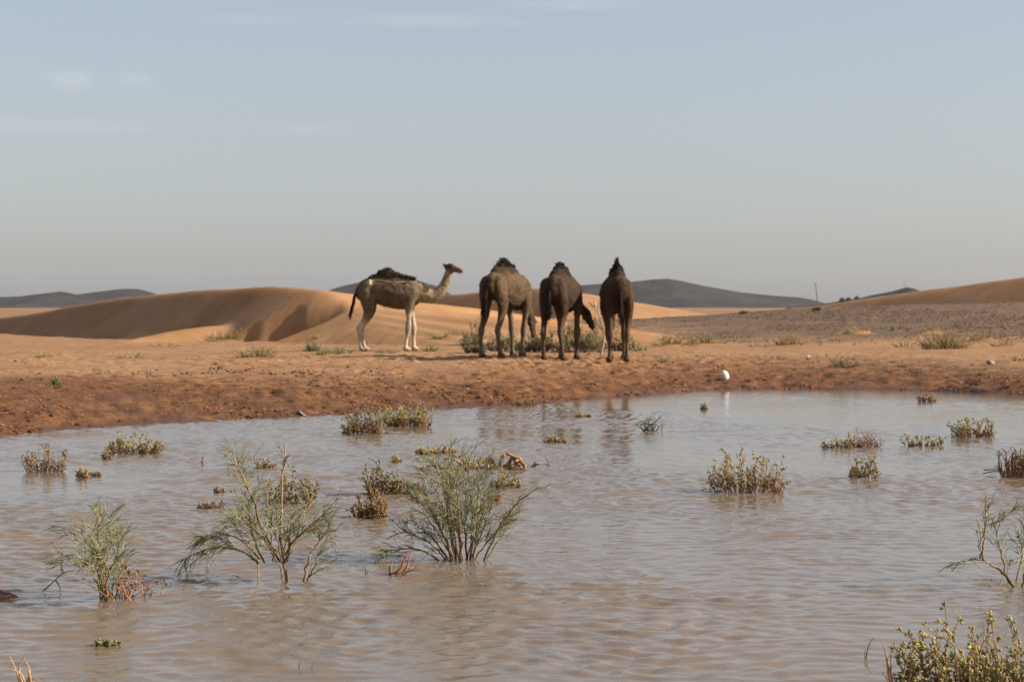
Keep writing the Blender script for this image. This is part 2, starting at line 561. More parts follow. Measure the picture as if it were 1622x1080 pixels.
def hill(name, label, prof, d, depth, seed, rough=.14):
    """a rocky hill whose ridge follows a profile, at distance d, with spurs and gullies on its flanks"""
    pts = [at(px, py, d) for px, py in prof]
    xs = np.array([p.x for p in pts]); zs = np.array([p.z for p in pts])
    H = zs.max()
    X, v = np.meshgrid(np.linspace(xs[0], xs[-1], 260), np.linspace(-1, 1, 70))
    ridge = np.interp(X, xs, zs)
    w = depth * (.35 + .65 * np.clip(ridge / H, 0, 1))
    Y = d + v * w + .25 * depth * (fbm(X / (depth * .8), v * 0, seed, 2) - .5)
    sh = np.clip(1 - np.abs(v), 0, 1) ** 1.15
    gul = fbm(X / (depth * .16), v * 1.4 + 3, seed + 9, 5, .6) - .5
    Z = ridge * sh * (1 + rough * 2.2 * gul * (1 - sh) ** .5 * (sh > 0)) + rough * .12 * H * (fbm(X / (depth * .06), v * 9, seed + 20, 4) - .5) * np.clip(sh * 3, 0, 1) - 1.2 * (1 - sh) ** 3
    o = mesh_obj(name, np.stack([X, Y, Z], -1).reshape(-1, 3), grid_faces(*X.shape), M_HILL)
    tag(o, label, kind='structure')
    return lambda x, y: float(np.interp(x, xs, zs))


hill('rocky_hill', 'dark rounded rocky hill at far left on the horizon', [(-330, 487), (-220, 478), (-100, 473), (-30, 471), (0, 470), (30, 469), (62, 465), (92, 461), (108, 464), (130, 470), (170, 478), (220, 487)], 2300, 260, 3)
hill('rocky_hill', 'long flat topped hill between the left hill and the big dune', [(20, 487), (60, 480), (100, 470), (140, 464.5), (180, 460), (205, 457.5), (225, 458), (240, 461), (262, 469), (300, 478), (350, 487)], 2600, 280, 4)
hill('rocky_hill', 'blue grey hill rising behind the standing camel', [(440, 487), (480, 474), (515, 461), (540, 452), (570, 446), (620, 441), (660, 443), (690, 452), (710, 463), (725, 473), (760, 487)], 2500, 250, 5)
hill('rocky_hill', 'broad dark hill behind the rightmost camel', [(780, 487), (840, 468), (890, 455), (920, 451), (950, 449), (985, 448), (1010, 445), (1035, 442), (1055, 441), (1075, 444), (1100, 450), (1130, 456), (1170, 463), (1210, 467), (1240, 469.5), (1265, 471), (1285, 474), (1300, 478), (1330, 487)], 2500, 300, 6)
hill('rocky_hill', 'small pale hill with a mast peeking over the rippled dune', [(1250, 487), (1300, 482), (1330, 477), (1360, 472), (1385, 466), (1410, 461), (1424, 457), (1433, 454.5), (1442, 456.5), (1455, 461), (1480, 470), (1520, 487)], 1300, 110, 8)

# water: one sheet with real ripples
rng = np.random.default_rng(4)
wx = np.unique(np.concatenate([np.arange(-13, -4.6, .08), np.arange(-4.6, 4.6, .03), np.arange(4.6, 17, .08)]))
wy = [3.0]
while wy[-1] < 42:
    y = wy[-1]; wy.append(y + (.12 if y < 7.5 else (.024 if y < 13 else .024 + (y - 13) * .0017)))
wy = np.array(wy)
WX, WY = np.meshgrid(wx, wy)
WZ = np.zeros_like(WX)
# domain warp so the crests break up into short wavelets
ux = WX + .35 * (vnoise(WX / .8, WY / .8, 201) - .5); uy = WY + .35 * (vnoise(WX / .7, WY / .9, 202) - .5)
for i in range(46):
    lam = .062 * (4.4 ** rng.random())
    ang = R(96) + rng.normal(0, R(40))
    k = 2 * math.pi / lam
    amp = .0042 * lam * rng.uniform(.5, 1.3)
    ph = rng.uniform(0, 6.28)
    a = k * (math.cos(ang) * ux + math.sin(ang) * uy) + ph
    fade = np.clip(lam / (np.gradient(wy)[:, None] * 2.6) - .5, 0, 1)
    WZ += amp * fade * (np.sin(a) + .28 * np.sin(2 * a + .9))
gust = .45 + 1.15 * sstep(.3, .7, fbm(WX / 2.2, WY / 3.6, 301, 3))
Sw = shore_s(WX, WY)
calm = sstep(0, 5, -Sw)                                   # lee of the far bank lies smoother
calm = np.maximum(calm, .8 * (1 - sstep(.9, 2.2, WX)))
calm = calm * (1 - .7 * sstep(20, 33, WY) * sstep(1.2, 6, WX)) * (1 - .15 * sstep(17, 30, WY))
WZ *= gust * (.12 + .88 * calm)
o = mesh_obj('water', np.stack([WX, WY, WZ], -1).reshape(-1, 3), grid_faces(*WX.shape), M_WATER)
tag(o, 'shallow muddy brown pond rippled by wind', kind='structure')


# ------------------------------------------------------------------ mesh builder for plants, stones, hair
class MB:
    def __init__(s): s.V = []; s.C = []; s.T = []; s.Q = []; s.n = 0

    def tube(s, pts, r0, r1, c0, c1=None, sides=4):
        pts = np.asarray([tuple(p) for p in pts], float); n = len(pts)
        c0 = np.asarray(c0, float); c1 = c0 if c1 is None else np.asarray(c1, float)
        T = np.gradient(pts, axis=0); T /= np.linalg.norm(T, axis=1)[:, None] + 1e-9
        ref = np.array([.31, .87, .17]) if abs(T[0, 2]) > .7 else np.array([0., 0, 1])
        A = np.cross(T, ref); A /= np.linalg.norm(A, axis=1)[:, None] + 1e-9
        B = np.cross(T, A)
        t = np.linspace(0, 1, n)
        r = r0 + (r1 - r0) * t
        an = np.arange(sides) * 2 * math.pi / sides
        ring = pts[:, None, :] + r[:, None, None] * (A[:, None, :] * np.cos(an)[None, :, None] + B[:, None, :] * np.sin(an)[None, :, None])
        s.V.append(ring.reshape(-1, 3))
        s.C.append(np.repeat(c0[None] * (1 - t[:, None]) + c1[None] * t[:, None], sides, 0))
        f = grid_faces(n, sides, wrap=True) + s.n
        s.Q.append(f)
        s.n += n * sides

    def leaf(s, base, d, L, w, col, sides=4):
        """a plump spindle leaf"""
        base = np.asarray(tuple(base)); d = np.asarray(tuple(d), float); d /= np.linalg.norm(d) + 1e-9
        ref = np.array([0, 0, 1.]) if abs(d[2]) < .8 else np.array([1., 0, 0])
        A = np.cross(d, ref); A /= np.linalg.norm(A) + 1e-9; B = np.cross(d, A)
        an = np.arange(sides) * 2 * math.pi / sides
        V = [base]
        for (t, k) in ((.35, .9), (.75, .8)):
            for a in an: V.append(base + d * L * t + w * k * (A * math.cos(a) + B * math.sin(a)))
        V.append(base + d * L)
        n = s.n
        s.V.append(np.array(V)); s.C.append(np.tile(np.asarray(col, float), (len(V), 1)))
        q = []; tr = []
        for i in range(sides):
            j = (i + 1) % sides
            tr.append((n, n + 1 + i, n + 1 + j))
            q.append((n + 1 + i, n + 1 + sides + i, n + 1 + sides + j, n + 1 + j))
            tr.append((n + 1 + sides + i, n + 1 + 2 * sides, n + 1 + sides + j))
        s.T.append(np.array(tr)); s.Q.append(np.array(q)); s.n += len(V)

    def stone(s, c, r, col, rs, flat=.7):
        """an angular lump: jittered octahedron split once"""
        P = [np.array(p, float) for p in ((1, 0, 0), (-1, 0, 0), (0, 1, 0), (0, -1, 0), (0, 0, 1), (0, 0, -1), (.6, .6, .5), (-.6, .6, .4), (.6, -.6, .5), (-.6, -.6, .5))]
        P = [p * rs.uniform(.7, 1.2) * r * np.array([1, 1, flat]) for p in P]
        a = rs.uniform(0, 6.28); ca, sa = math.cos(a), math.sin(a)
        V = np.array([(p[0] * ca - p[1] * sa + c[0], p[0] * sa + p[1] * ca + c[1], p[2] + c[2]) for p in P])
        Fc = [(0, 2, 6), (2, 4, 6), (4, 0, 6), (2, 1, 7), (1, 4, 7), (4, 2, 7), (0, 4, 8), (4, 3, 8), (3, 0, 8), (1, 3, 9), (3, 4, 9), (4, 1, 9), (2, 0, 5), (1, 2, 5), (3, 1, 5), (0, 3, 5)]
        s.V.append(V); s.C.append(np.tile(np.asarray(col, float), (len(V), 1))); s.T.append(np.array(Fc) + s.n); s.n += len(V)

    def build(s, name, mat, parent=None, smooth=True):
        if not s.V: return None
        fs = []
        if s.Q: fs.append(np.concatenate(s.Q))
        if s.T: fs.append(np.concatenate(s.T))
        return mesh_obj(name, np.concatenate(s.V), fs, mat, parent, smooth, {'col': np.concatenate(s.C)})


def jit(c, rs, a=.2):
    k = 1 + rs.uniform(-a, a)
    return np.array([c[0] * k * (1 + rs.uniform(-.08, .08)), c[1] * k, c[2] * k * (1 + rs.uniform(-.12, .12))])


def bez(p0, p1, p2, n):
    t = np.linspace(0, 1, n)[:, None]
    p0, p1, p2 = (np.asarray(tuple(p), float) for p in (p0, p1, p2))
    return (1 - t) ** 2 * p0 + 2 * t * (1 - t) * p1 + t * t * p2


def rdir(rs, up=0.):
    v = Vector((rs.gauss(0, 1), rs.gauss(0, 1), rs.gauss(0, 1) + up)); return v.normalized()


# ------------------------------------------------------------------ camels
def catmull(P, n):
    P = np.asarray(P, float); out = []
    Q = np.vstack([2 * P[0] - P[1], P, 2 * P[-1] - P[-2]])
    for i in range(1, len(Q) - 2):
        for k in range(n):
            t = k / n
            out.append(.5 * ((2 * Q[i]) + (-Q[i - 1] + Q[i + 1]) * t + (2 * Q[i - 1] - 5 * Q[i] + 4 * Q[i + 1] - Q[i + 2]) * t * t + (-Q[i - 1] + 3 * Q[i] - 3 * Q[i + 1] + Q[i + 2]) * t ** 3))
    out.append(P[-1])
    return np.array(out)


_ico = None


def ico():
    global _ico
    if _ico is None:
        bm = bmesh.new(); bmesh.ops.create_icosphere(bm, subdivisions=2, radius=1)
        _ico = (np.array([v.co[:] for v in bm.verts]), np.array([[v.index for v in f.verts] for f in bm.faces])); bm.free()
    return _ico


class Blobs:
    def __init__(s): s.B = []     # centre, radii(3), colour

    def add(s, c, r, col): s.B.append((np.array(c, float), np.array(r if hasattr(r, '__len__') else (r, r, r), float), np.array(col, float)))

    def chain(s, P, cols, n=6):
        """P rows: x,y,z,rx,ry,rz ; cols one per row"""
        Q = catmull(P, n)
        cc = np.asarray(cols, float)
        tt = np.linspace(0, len(P) - 1, len(Q))
        C = np.stack([np.interp(tt, range(len(P)), cc[:, k]) for k in range(3)], 1)
        for q, c in zip(Q, C): s.add(q[:3], np.maximum(q[3:6], .012), c)

    def mesh(s, voxel, smooth_it):
        iv, jf = ico(); V = []; T = []; n = 0
        for c, r, _ in s.B:
            V.append(iv * r + c); T.append(jf + n); n += len(iv)
        o = mesh_obj('tmp', np.concatenate(V), np.concatenate(T), M_COAT)
        m = o.modifiers.new('r', 'REMESH'); m.mode = 'VOXEL'; m.voxel_size = voxel
        m2 = o.modifiers.new('s', 'SMOOTH'); m2.factor = .5; m2.iterations = smooth_it
        dg = bpy.context.evaluated_depsgraph_get()
        ev = o.evaluated_get(dg)
        me = bpy.data.meshes.new_from_object(ev)
        old = o.data; bpy.data.objects.remove(o); bpy.data.meshes.remove(old)
        co = np.zeros(len(me.vertices) * 3, np.float32); me.vertices.foreach_get('co', co); co = co.reshape(-1, 3)
        W = np.zeros(len(co)); C = np.zeros((len(co), 3))
        for c, r, col in s.B:
            d = (np.linalg.norm((co - c) / r, axis=1) - 1) * r.mean()
            w = np.exp(-np.clip(d, -.2, 1) * 45)
            W += w; C += w[:, None] * col
        return me, co, C / W[:, None]


def make_camel(name, label, px, py, heading, sc, neck, head, cols, hump='flat', feet=((0, 0), (0, 0), (0, 0), (0, 0)), rope=False, seed=1, hairlen=.12, fat=1.):
    rs = random.Random(seed)
    g0 = hit(px, py)
    th = R(heading)
    root = empty(name, (g0.x, g0.y, g0.z), th, sc)
    body, dark, leg, nk = cols['body'], cols['dark'], cols['leg'], cols['neck']
    mid = [(a + b) / 2 for a, b in zip(body, leg)]
    B = Blobs()
    f = fat
    B.chain([(-.80, 0, 1.50, .10, .15, .18), (-.68, 0, 1.55, .16, .23 * f, .29), (-.45, 0, 1.56, .20, .28 * f, .33), (-.15, 0, 1.53, .22, .34 * f, .385), (.15, 0, 1.49, .22, .37 * f, .42),
             (.42, 0, 1.47, .22, .35 * f, .40), (.62, 0, 1.49, .18, .28 * f, .33), (.76, 0, 1.50, .14, .20, .26)], [dark, body, body, body, body, body, body, nk], 6)
    B.add((.48, 0, 1.10), (.13, .12, .08), dark)                       # chest pad
    hz = {'flat': 1.0, 'tall': 1.0}[hump]
    for (x, z, rx, ry, rz) in [(-.30, 1.83, .30, .17, .17), (.02, 1.87, .36, .19, .18), (-.10, 1.95, .27, .13, .16), (.20, 1.83, .30, .17, .14), (-.08, 2.02, .15, .075, .12)]:
        B.add((x, 0, z), (rx, ry, rz), dark)
    gz = []
    for i, sy in enumerate((1, -1)):
        fx, fy = feet[i]
        fp = (.60 + fx, sy * .19 + fy)
        B.chain([(.56, sy * .20, 1.48, .17, .11, .22), (.52, sy * .235, 1.22, .135, .10, .15), (.52 + fx * .1, sy * .215, 1.03, .095, .08, .10), (.555 + fx * .35, sy * .20 + fy * .35, .80, .068, .062, .08),
                 (.575 + fx * .55, sy * .195 + fy * .55, .585, .086, .078, .09), (.575 + fx * .75, sy * .19 + fy * .75, .36, .047, .045, .06), (.575 + fx * .95, sy * .19 + fy * .95, .13, .054, .054, .055)],
                [body, body, mid, leg, cols.get('knee', leg), leg, leg], 6)
        B.add((fp[0] + .015, fp[1], .05), (.115, .09, .055), cols.get('foot', leg)); B.add((fp[0] - .03, fp[1], .07), (.07, .07, .07), leg)
        fx, fy = feet[2 + i]
        fp = (-.68 + fx, sy * .17 + fy)
        B.chain([(-.60, sy * .16, 1.55, .20, .14, .24), (-.56, sy * .20, 1.33, .20, .12, .20), (-.53, sy * .215, 1.10, .155, .10, .15), (-.57, sy * .205, .92, .11, .082, .11), (-.68 + fx * .3, sy * .185 + fy * .3, .73, .075, .06, .08),
                 (-.765 + fx * .5, sy * .17 + fy * .5, .585, .078, .064, .08), (-.745 + fx * .75, sy * .17 + fy * .75, .35, .045, .042, .06), (-.72 + fx * .95, sy * .17 + fy * .95, .13, .052, .052, .055)],
                [body, body, body, cols.get('thigh', body), cols.get('hock', mid), cols.get('hock', leg), leg, leg], 6)
        B.add((fp[0] + .01, fp[1], .05), (.105, .085, .055), cols.get('foot', leg)); B.add((fp[0] - .03, fp[1], .07), (.065, .065, .07), leg)
    nc = [nk] * len(neck)
    B.chain([(p[0], p[1], p[2], p[3], p[3] * .8, p[3]) for p in neck], nc, 7)
    # head: cranium, brow, muzzle, lips, jaw
    hp = Vector(head[0]); hd = Vector(head[1]).normalized()
    up0 = Vector((0, 0, 1)) if abs(hd.z) < .85 else Vector((neck[-1][0] - neck[0][0], neck[-1][1] - neck[0][1], 0)).normalized()
    up = (up0 - hd * up0.dot(hd)).normalized(); sd = hd.cross(up)
    hc = cols['head']; hdk = cols['headdark']

    def hpt(a, b, c): return hp + hd * a + up * b + sd * c
    for (a, b, r, col) in [(-.03, .02, .105, hdk), (.05, .03, .105, hdk), (.12, .02, .092, hc), (.19, .0, .078, hc), (.26, -.02, .070, hc), (.33, -.035, .070, hc), (.38, -.05, .062, hc), (.40, -.085, .045, hc), (.10, -.05, .075, hc), (.22, -.07, .05, hc), (.32, -.095, .04, hc)]:
        B.add(hpt(a, b, 0), r, col)
    for c in (-1, 1):
        B.add(hpt(.09, .075, .065 * c), .038, hdk)
        for k in range(3): B.add(hpt(-.08 - .015 * k, .065 + .016 * k, (.075 + .012 * k) * c), .034 - .003 * k, hdk)
    if cols.get('patch'):
        B.add((-.50, -.27, 1.76), (.06, .05, .09), cols['patch'])
    me, co, C = B.mesh(.021, 4)
    # coat: woolly lumps along the upper body
    nn = fbm(co[:, 0] * 7 + co[:, 1] * 5, co[:, 2] * 7, seed, 3) - .5
    up_w = sstep(1.2, 1.7, co[:, 2])
    tone = 1 + .5 * (fbm(co[:, 0] * 3 + 5, co[:, 2] * 3 + co[:, 1] * 2, seed + 4, 3) - .5)
    C = C * tone[:, None]
    nr = np.zeros(len(me.vertices) * 3, np.float32); me.vertices.foreach_get('normal', nr); nr = nr.reshape(-1, 3)
    co2 = co + nr * (nn * (.008 + .025 * up_w))[:, None]
    me.vertices.foreach_set('co', co2.astype(np.float32).ravel())
    a = me.attributes.new('col', 'FLOAT_COLOR', 'POINT')
    a.data.foreach_set('color', np.concatenate([C, np.ones((len(C), 1))], 1).astype(np.float32).ravel())
    me.materials.clear(); me.materials.append(M_COAT)
    me.polygons.foreach_set('use_smooth', np.ones(len(me.polygons), bool))
    me.name = 'body'
    bo = bpy.data.objects.new('body', me); COL.objects.link(bo); bo.parent = root
    # hair on the hump and shoulders
    hm = MB()
    hot = np.where((co2[:, 2] > (1.90 if rope else 1.97)) & (np.abs(co2[:, 0] + .06) < .42))[0]
    hk = cols['hair']
    for i in range(420 if rope else 300):
        v = co2[hot[rs.randrange(len(hot))]]; n = nr[0] * 0 + np.array([rs.gauss(0, .5) - .35, v[1] * 2.2 + rs.gauss(0, .3), .55 + rs.random()])
        n /= np.linalg.norm(n)
        L = hairlen * rs.uniform(.25, 1.0) * (1.0 if v[2] > 2.04 else .55)
        p1 = v + n * L * .6; p2 = v + n * L + np.array([-.25 * L, v[1] * L * 2.5, -.45 * L])
        hm.tube(bez(v - n * .02, p1, p2, 3), .012, .003, jit(hk, rs, .3), None, 3)
    if hump == 'tall':
        for i in range(260):
            v = np.array([-.06 + rs.gauss(0, .10), rs.gauss(0, .022), 2.08]); L = .03 + .17 * rs.random() * math.exp(-(v[1] / .025) ** 2)
            t = v + np.array([rs.gauss(-.02, .05), rs.gauss(.01, .018), L])
            hm.tube(bez(v, (v + t) / 2 + np.array([0, rs.gauss(0, .01), 0]), t, 3), .014, .003, jit(hk, rs, .3), None, 3)
    if hump == 'flat' and cols.get('mane'):
        for i in range(300):     # dark wool along the withers
            k = rs.random(); v = np.array([.15 + .5 * k, rs.gauss(0, .07), 1.90 - .10 * k + .02]); L = rs.uniform(.04, .10)
            t = v + np.array([rs.gauss(.02, .03), v[1] * .6, L])
            hm.tube(bez(v, (v + t) / 2, t, 3), .013, .003, jit(hk, rs, .3), None, 3)
    hm.build('hump_hair', M_HAIR, root)
    # woolly coat: short locks lying along the trunk and neck
    cm_ = MB()
    pool = np.where(co2[:, 2] > (1.12 if neck[-1][2] > 1.5 else 1.0))[0]
    for i in range(1100):
        j = pool[rs.randrange(len(pool))]; v = co2[j]; n = nr[j]
        L = rs.uniform(.02, .045); g = np.array([-.55 + rs.gauss(0, .3), rs.gauss(0, .25), -.75 + rs.gauss(0, .3)])
        cm_.tube(bez(v - n * .006, v + n * .010 + g * L * .35, v + n * .005 + g * L, 3), .008, .003, C[j] * rs.uniform(.75, 1.3), None, 3)
    cm_.build('coat', M_HAIR, root)
    # tail with its tuft
    tm = MB()
    ts = cols.get('tail_sway', (-.10, 0.))
    p0 = np.array([-.84, 0, 1.58]); p2 = np.array([-.90 + ts[0] * .6, ts[1] * .5, 1.08])
    tm.tube(bez(p0 + np.array([.06, 0, .02]), p0 + np.array([-.10, 0, -.1]), p2, 7), .045, .03, dark, hk, 7)
    for i in range(150):
        k = rs.random() ** .7
        b0 = p0 * (1 - k) + p2 * k + np.array([-.03, rs.gauss(0, .02), 0]); L = rs.uniform(.14, .34)
        t = b0 + np.array([ts[0] * L + rs.gauss(0, .025), ts[1] * L + rs.gauss(0, .03), -L])
        tm.tube(bez(b0, (b0 + t) / 2 + np.array([rs.gauss(-.01, .015), rs.gauss(0, .012), 0]), t, 4), .012, .003, jit(hk, rs, .35), None, 3)
    tm.build('tail', M_HAIR, root)
    em = ico()
    for c in (-1, 1):
        e = mesh_obj('eye', em[0] * .02 + np.array(hpt(.115, .07, .088 * c)), em[1], M_HAIR, root, attrs={'col': np.tile((.008, .006, .005), (len(em[0]), 1))})
    if rope:
        bv = BVHTree.FromPolygons([tuple(v) for v in co2], [tuple(p.vertices) for p in me.polygons])
        pts = []
        for k in np.linspace(0, 1, 26):
            x = -.50 + 1.16 * k; z = 1.80 + .02 * math.sin(k * 9) - .045 * k
            h = bv.ray_cast(Vector((x, -2, z)), Vector((0, 1, 0)))
            if h[0] is not None: pts.append(h[0] + Vector((0, -.012, .004)))
        rm = MB(); rm.tube(pts, .011, .011, (.42, .33, .2), None, 6)
        rm.build('rope', M_WOOD, root)
    tag(root, label, 'camel', 'camels standing beyond the pond')
    return root


BR = dict(body=(.105, .074, .047), dark=(.036, .022, .016), leg=(.42, .345, .245), neck=(.25, .19, .12), head=(.15, .105, .07), headdark=(.05, .03, .02), hair=(.022, .015, .012), thigh=(.13, .095, .062),
          hock=(.42, .34, .24), foot=(.32, .24, .16), patch=(.5, .42, .3), knee=(.26, .20, .14), mane=True, tail_sway=(-.14, 0.))
MD = dict(body=(.085, .055, .032), dark=(.03, .018, .012), leg=(.15, .108, .072), neck=(.058, .038, .024), head=(.06, .036, .022), headdark=(.03, .02, .014), hair=(.02, .013, .01), foot=(.05, .034, .024))
DK = dict(body=(.045, .027, .016), dark=(.02, .0125, .008), leg=(.085, .056, .036), neck=(.05, .031, .02), head=(.038, .024, .016), headdark=(.02, .014, .01), hair=(.016, .011, .009), foot=(.03, .02, .015))
DK2 = dict(DK, body=(.056, .033, .019), leg=(.105, .066, .04))

make_camel('camel', 'grey brown camel with pale legs and raised head, standing apart side-on', 618, 556, -3, 1.0,
           [(.74, 0, 1.52, .27), (.92, 0, 1.45, .225), (1.10, 0, 1.43, .19), (1.26, 0, 1.50, .16), (1.39, 0, 1.68, .13), (1.47, 0, 1.88, .11), (1.52, 0, 2.06, .098)],
           ((1.53, 0, 2.13), (.86, -.50, -.04)), BR, feet=((.02, 0), (-.16, 0), (.02, .0), (-.02, 0)), rope=True, seed=11, hairlen=.10)
make_camel('camel', 'brown camel with shaggy black hump tuft, leftmost of the three seen from behind', 802, 565, 61, 1.0,
           [(.74, 0, 1.50, .25), (.90, .06, 1.34, .185), (1.00, .12, 1.15, .15), (1.06, .02, .98, .125), (1.07, -.01, .88, .11)],
           ((1.07, -.02, .84), (.16, -.20, -.95)), MD, feet=((.05, 0), (-.08, .08), (.0, .06), (.03, -.06)), seed=12, hairlen=.17, fat=.84)
make_camel('camel', 'dark camel in the middle, its lowered head reaching right over a shrub', 889, 570, 72, .97,
           [(.74, 0, 1.48, .24), (.90, -.04, 1.33, .18), (.98, -.09, 1.20, .15), (1.02, -.15, 1.12, .125), (1.02, -.20, 1.08, .112)],
           ((1.02, -.22, 1.04), (.15, -.62, -.75)), DK, hump='flat', feet=((.06, 0), (-.03, 0), (.02, .02), (-.06, -.10)), seed=13, hairlen=.09, fat=.87)
make_camel('camel', 'dark brown camel with a pointed hump tuft, rightmost and seen straight from behind', 977, 572, 92, .99,
           [(.74, 0, 1.48, .24), (.93, .02, 1.30, .18), (1.08, .03, 1.10, .15), (1.18, .03, .92, .125), (1.22, .03, .82, .11)],
           ((1.23, .03, .78), (.35, .05, -.9)), DK2, hump='tall', feet=((.05, -.10), (-.03, -.02), (.0, .05), (.0, .02)), seed=14, hairlen=.07)

# ------------------------------------------------------------------ plants
G_OLIVE = (.30, .28, .12); G_GREY = (.27, .285, .16); G_YEL = (.52, .44, .16); G_DEEP = (.12, .15, .065); STRAW = (.48, .35, .17); RUST = (.24, .10, .04)
BARK = (.085, .05, .034); BARK_L = (.19, .13, .085); TAN = (.36, .22, .12)


def broom_shrub(name, label, px, py, stems, seed, dens=1., k=None, extra=None, group='shrubs growing in the pond', needle=.12, loc=None, cat='shrub', gcols=(G_GREY, G_OLIVE)):
    """stems: list of (polyline in photo pixels, thickness, foliage 0..1)"""
    rs = random.Random(seed)
    p0 = loc or water_at(px, py)
    k = k or F / p0.y
    root = empty(name, p0)
    fol = MB()
    for (pl, thick, leafy) in stems:
        dep = rs.gauss(0, .16)
        P = []
        for i, (a, b) in enumerate(pl):
            q = i / max(1, len(pl) - 1)
            P.append(((a - px) / k, dep * q + (dep * .25), (py - b) / k))
        P = np.array(P)
        if pl[0][1] > py - 12: P[0, 2] = min(P[0, 2], 0) - .05
        C = catmull(P, 6) if len(P) > 2 else np.linspace(P[0], P[-1], 8)
        C[1:-1] += np.array([[rs.gauss(0, .004), rs.gauss(0, .004), 0] for _ in range(len(C) - 2)])
        sm = MB()
        sm.tube(C, .0065 * thick, .0022 * thick, BARK_L if rs.random() < .4 else BARK, TAN if thick > 1.2 else G_OLIVE, 5)
        L = np.sum(np.linalg.norm(np.diff(C, axis=0), axis=1))
        nb = int(L * 26 * dens * leafy)
        for i in range(nb):
            t = rs.uniform(.22, 1) * (len(C) - 1)
            j = min(int(t), len(C) - 2); base = C[j] + (C[j + 1] - C[j]) * (t - j)
            d = Vector(C[j + 1] - C[j]).normalized()
            sl = rs.uniform(.10, .24) * (1.15 - .5 * t / len(C)) * min(1, .5 + L)
            o = (d + rdir(rs) * .85 + Vector((0, 0, .12))).normalized()
            tip = Vector(base) + o * sl
            c = jit(gcols[rs.random() < .4], rs)
            pts = bez(base, Vector(base) + d * sl * .4 + o * sl * .2, tip, 4)
            sm.tube(pts, .0028, .0012, jit(BARK_L, rs), c, 3)
            for q in range(int(5 * min(1.4, dens)) + 2):
                u = rs.uniform(.15, 1); bp = Vector(pts[0]).lerp(tip, u)
                nd = (o * .9 + d * .25 + rdir(rs) * .75).normalized(); nl = needle * rs.uniform(.4, 1.1)
                e = bp + nd * nl + Vector((0, 0, -.18 * nl))
                fol.tube(bez(bp, bp + nd * nl * .55, e, 3), .0023, .0011, jit(c, rs, .25), jit(gcols[0], rs, .3), 3)
        sm.build('stem', M_WOOD, root)
    if extra: extra(fol, root, rs, k)
    fol.build('foliage', M_LEAF, root)
    tag(root, label, cat, group)
    return root


# the dense broom in the middle foreground
ST = []
rs = random.Random(5)
for (bx, tx, ty, mx, my) in [(722, 640, 775, 690, 830), (726, 668, 742, 700, 810), (730, 690, 722, 712, 800), (734, 712, 716, 722, 800), (738, 738, 728, 735, 800), (742, 768, 735, 752, 800), (716, 640, 845, 680, 862), (712, 612, 868, 665, 868),
                           (735, 790, 770, 765, 825), (728, 655, 800, 690, 845), (745, 745, 760, 748, 820), (720, 672, 768, 695, 830), (740, 780, 800, 762, 845), (718, 655, 835, 690, 858), (744, 800, 830, 775, 855), (731, 722, 745, 726, 815), (726, 700, 755, 712, 822), (748, 765, 770, 757, 830)]:
    ST.append(([(bx, 886), (mx + rs.uniform(-3, 3), my), (tx, ty)], rs.uniform(.9, 1.4), 1.05))
ST.append(([(762, 884), (790, 835), (818, 795), (852, 765)], 1.35, .55))
ST.append(([(764, 884), (795, 850), (825, 815)], .9, .5))
broom_shrub('broom_shrub', 'dense grey green broom shrub standing in the middle of the pond', 735, 886, ST, 21, .95)
broom_shrub('broom_shrub', 'sparse wide broom shrub with one tall bare reddish stem', 452, 920,
            [([(456, 924), (446, 870), (444, 800), (448, 704)], 1.9, .10), ([(440, 888), (418, 840), (404, 790), (388, 755), (375, 722)], 1.7, .75), ([(388, 752), (378, 728), (362, 716), (338, 713)], .7, .2),
             ([(452, 890), (462, 862), (485, 838), (515, 812)], 1.6, .8), ([(408, 893), (380, 874), (345, 868), (305, 880), (290, 888)], 1.2, 1.1), ([(410, 886), (385, 862), (355, 850), (320, 855)], 1.0, 1.1),
             ([(403, 922), (404, 880), (410, 840)], .9, .2), ([(420, 890), (405, 850), (398, 800), (395, 770)], .9, .9), ([(478, 922), (490, 885), (505, 858), (524, 838)], 1.4, .7), ([(480, 924), (500, 895), (512, 870)], .9, .8),
             ([(432, 890), (428, 860), (420, 800), (404, 752)], 1.0, .5), ([(455, 888), (460, 850), (463, 810)], 1.0, .5), ([(440, 880), (420, 855), (395, 835), (365, 828)], .9, 1.1), ([(450, 880), (475, 845), (520, 830), (548, 826)], .7, .6),
             ([(455, 920), (440, 880), (428, 858)], .8, .3), ([(448, 890), (440, 840), (430, 785)], .8, .6), ([(452, 890), (470, 850), (482, 800)], .8, .6), ([(445, 888), (425, 850), (385, 805)], .9, .8), ([(450, 890), (458, 840), (470, 812)], .7, .7)], 22, 1.1)


def dead_bits(cx, cy, n, spread, col, h):
    def fn(fol, root, rs, k):
        m = MB()
        for i in range(n):
            b = Vector((cx / k + rs.gauss(0, spread * .4), rs.gauss(0, .05), -.02))
            t = b + Vector((rs.gauss(0, spread), rs.gauss(0, .06), h * rs.uniform(.3, 1)))
            mid_ = (b + t) / 2 + rdir(rs) * spread * .5
            m.tube(bez(b, mid_, t, 5), .004, .0018, jit(col, rs, .35), jit(TAN, rs, .3), 3)
            for q in range(5):
                e = mid_.lerp(t, rs.random()); m.leaf(e, rdir(rs, .5), .022, .006, jit(col, rs, .4), 3)
        m.build('dead_branches', M_WOOD, root)
    return fn


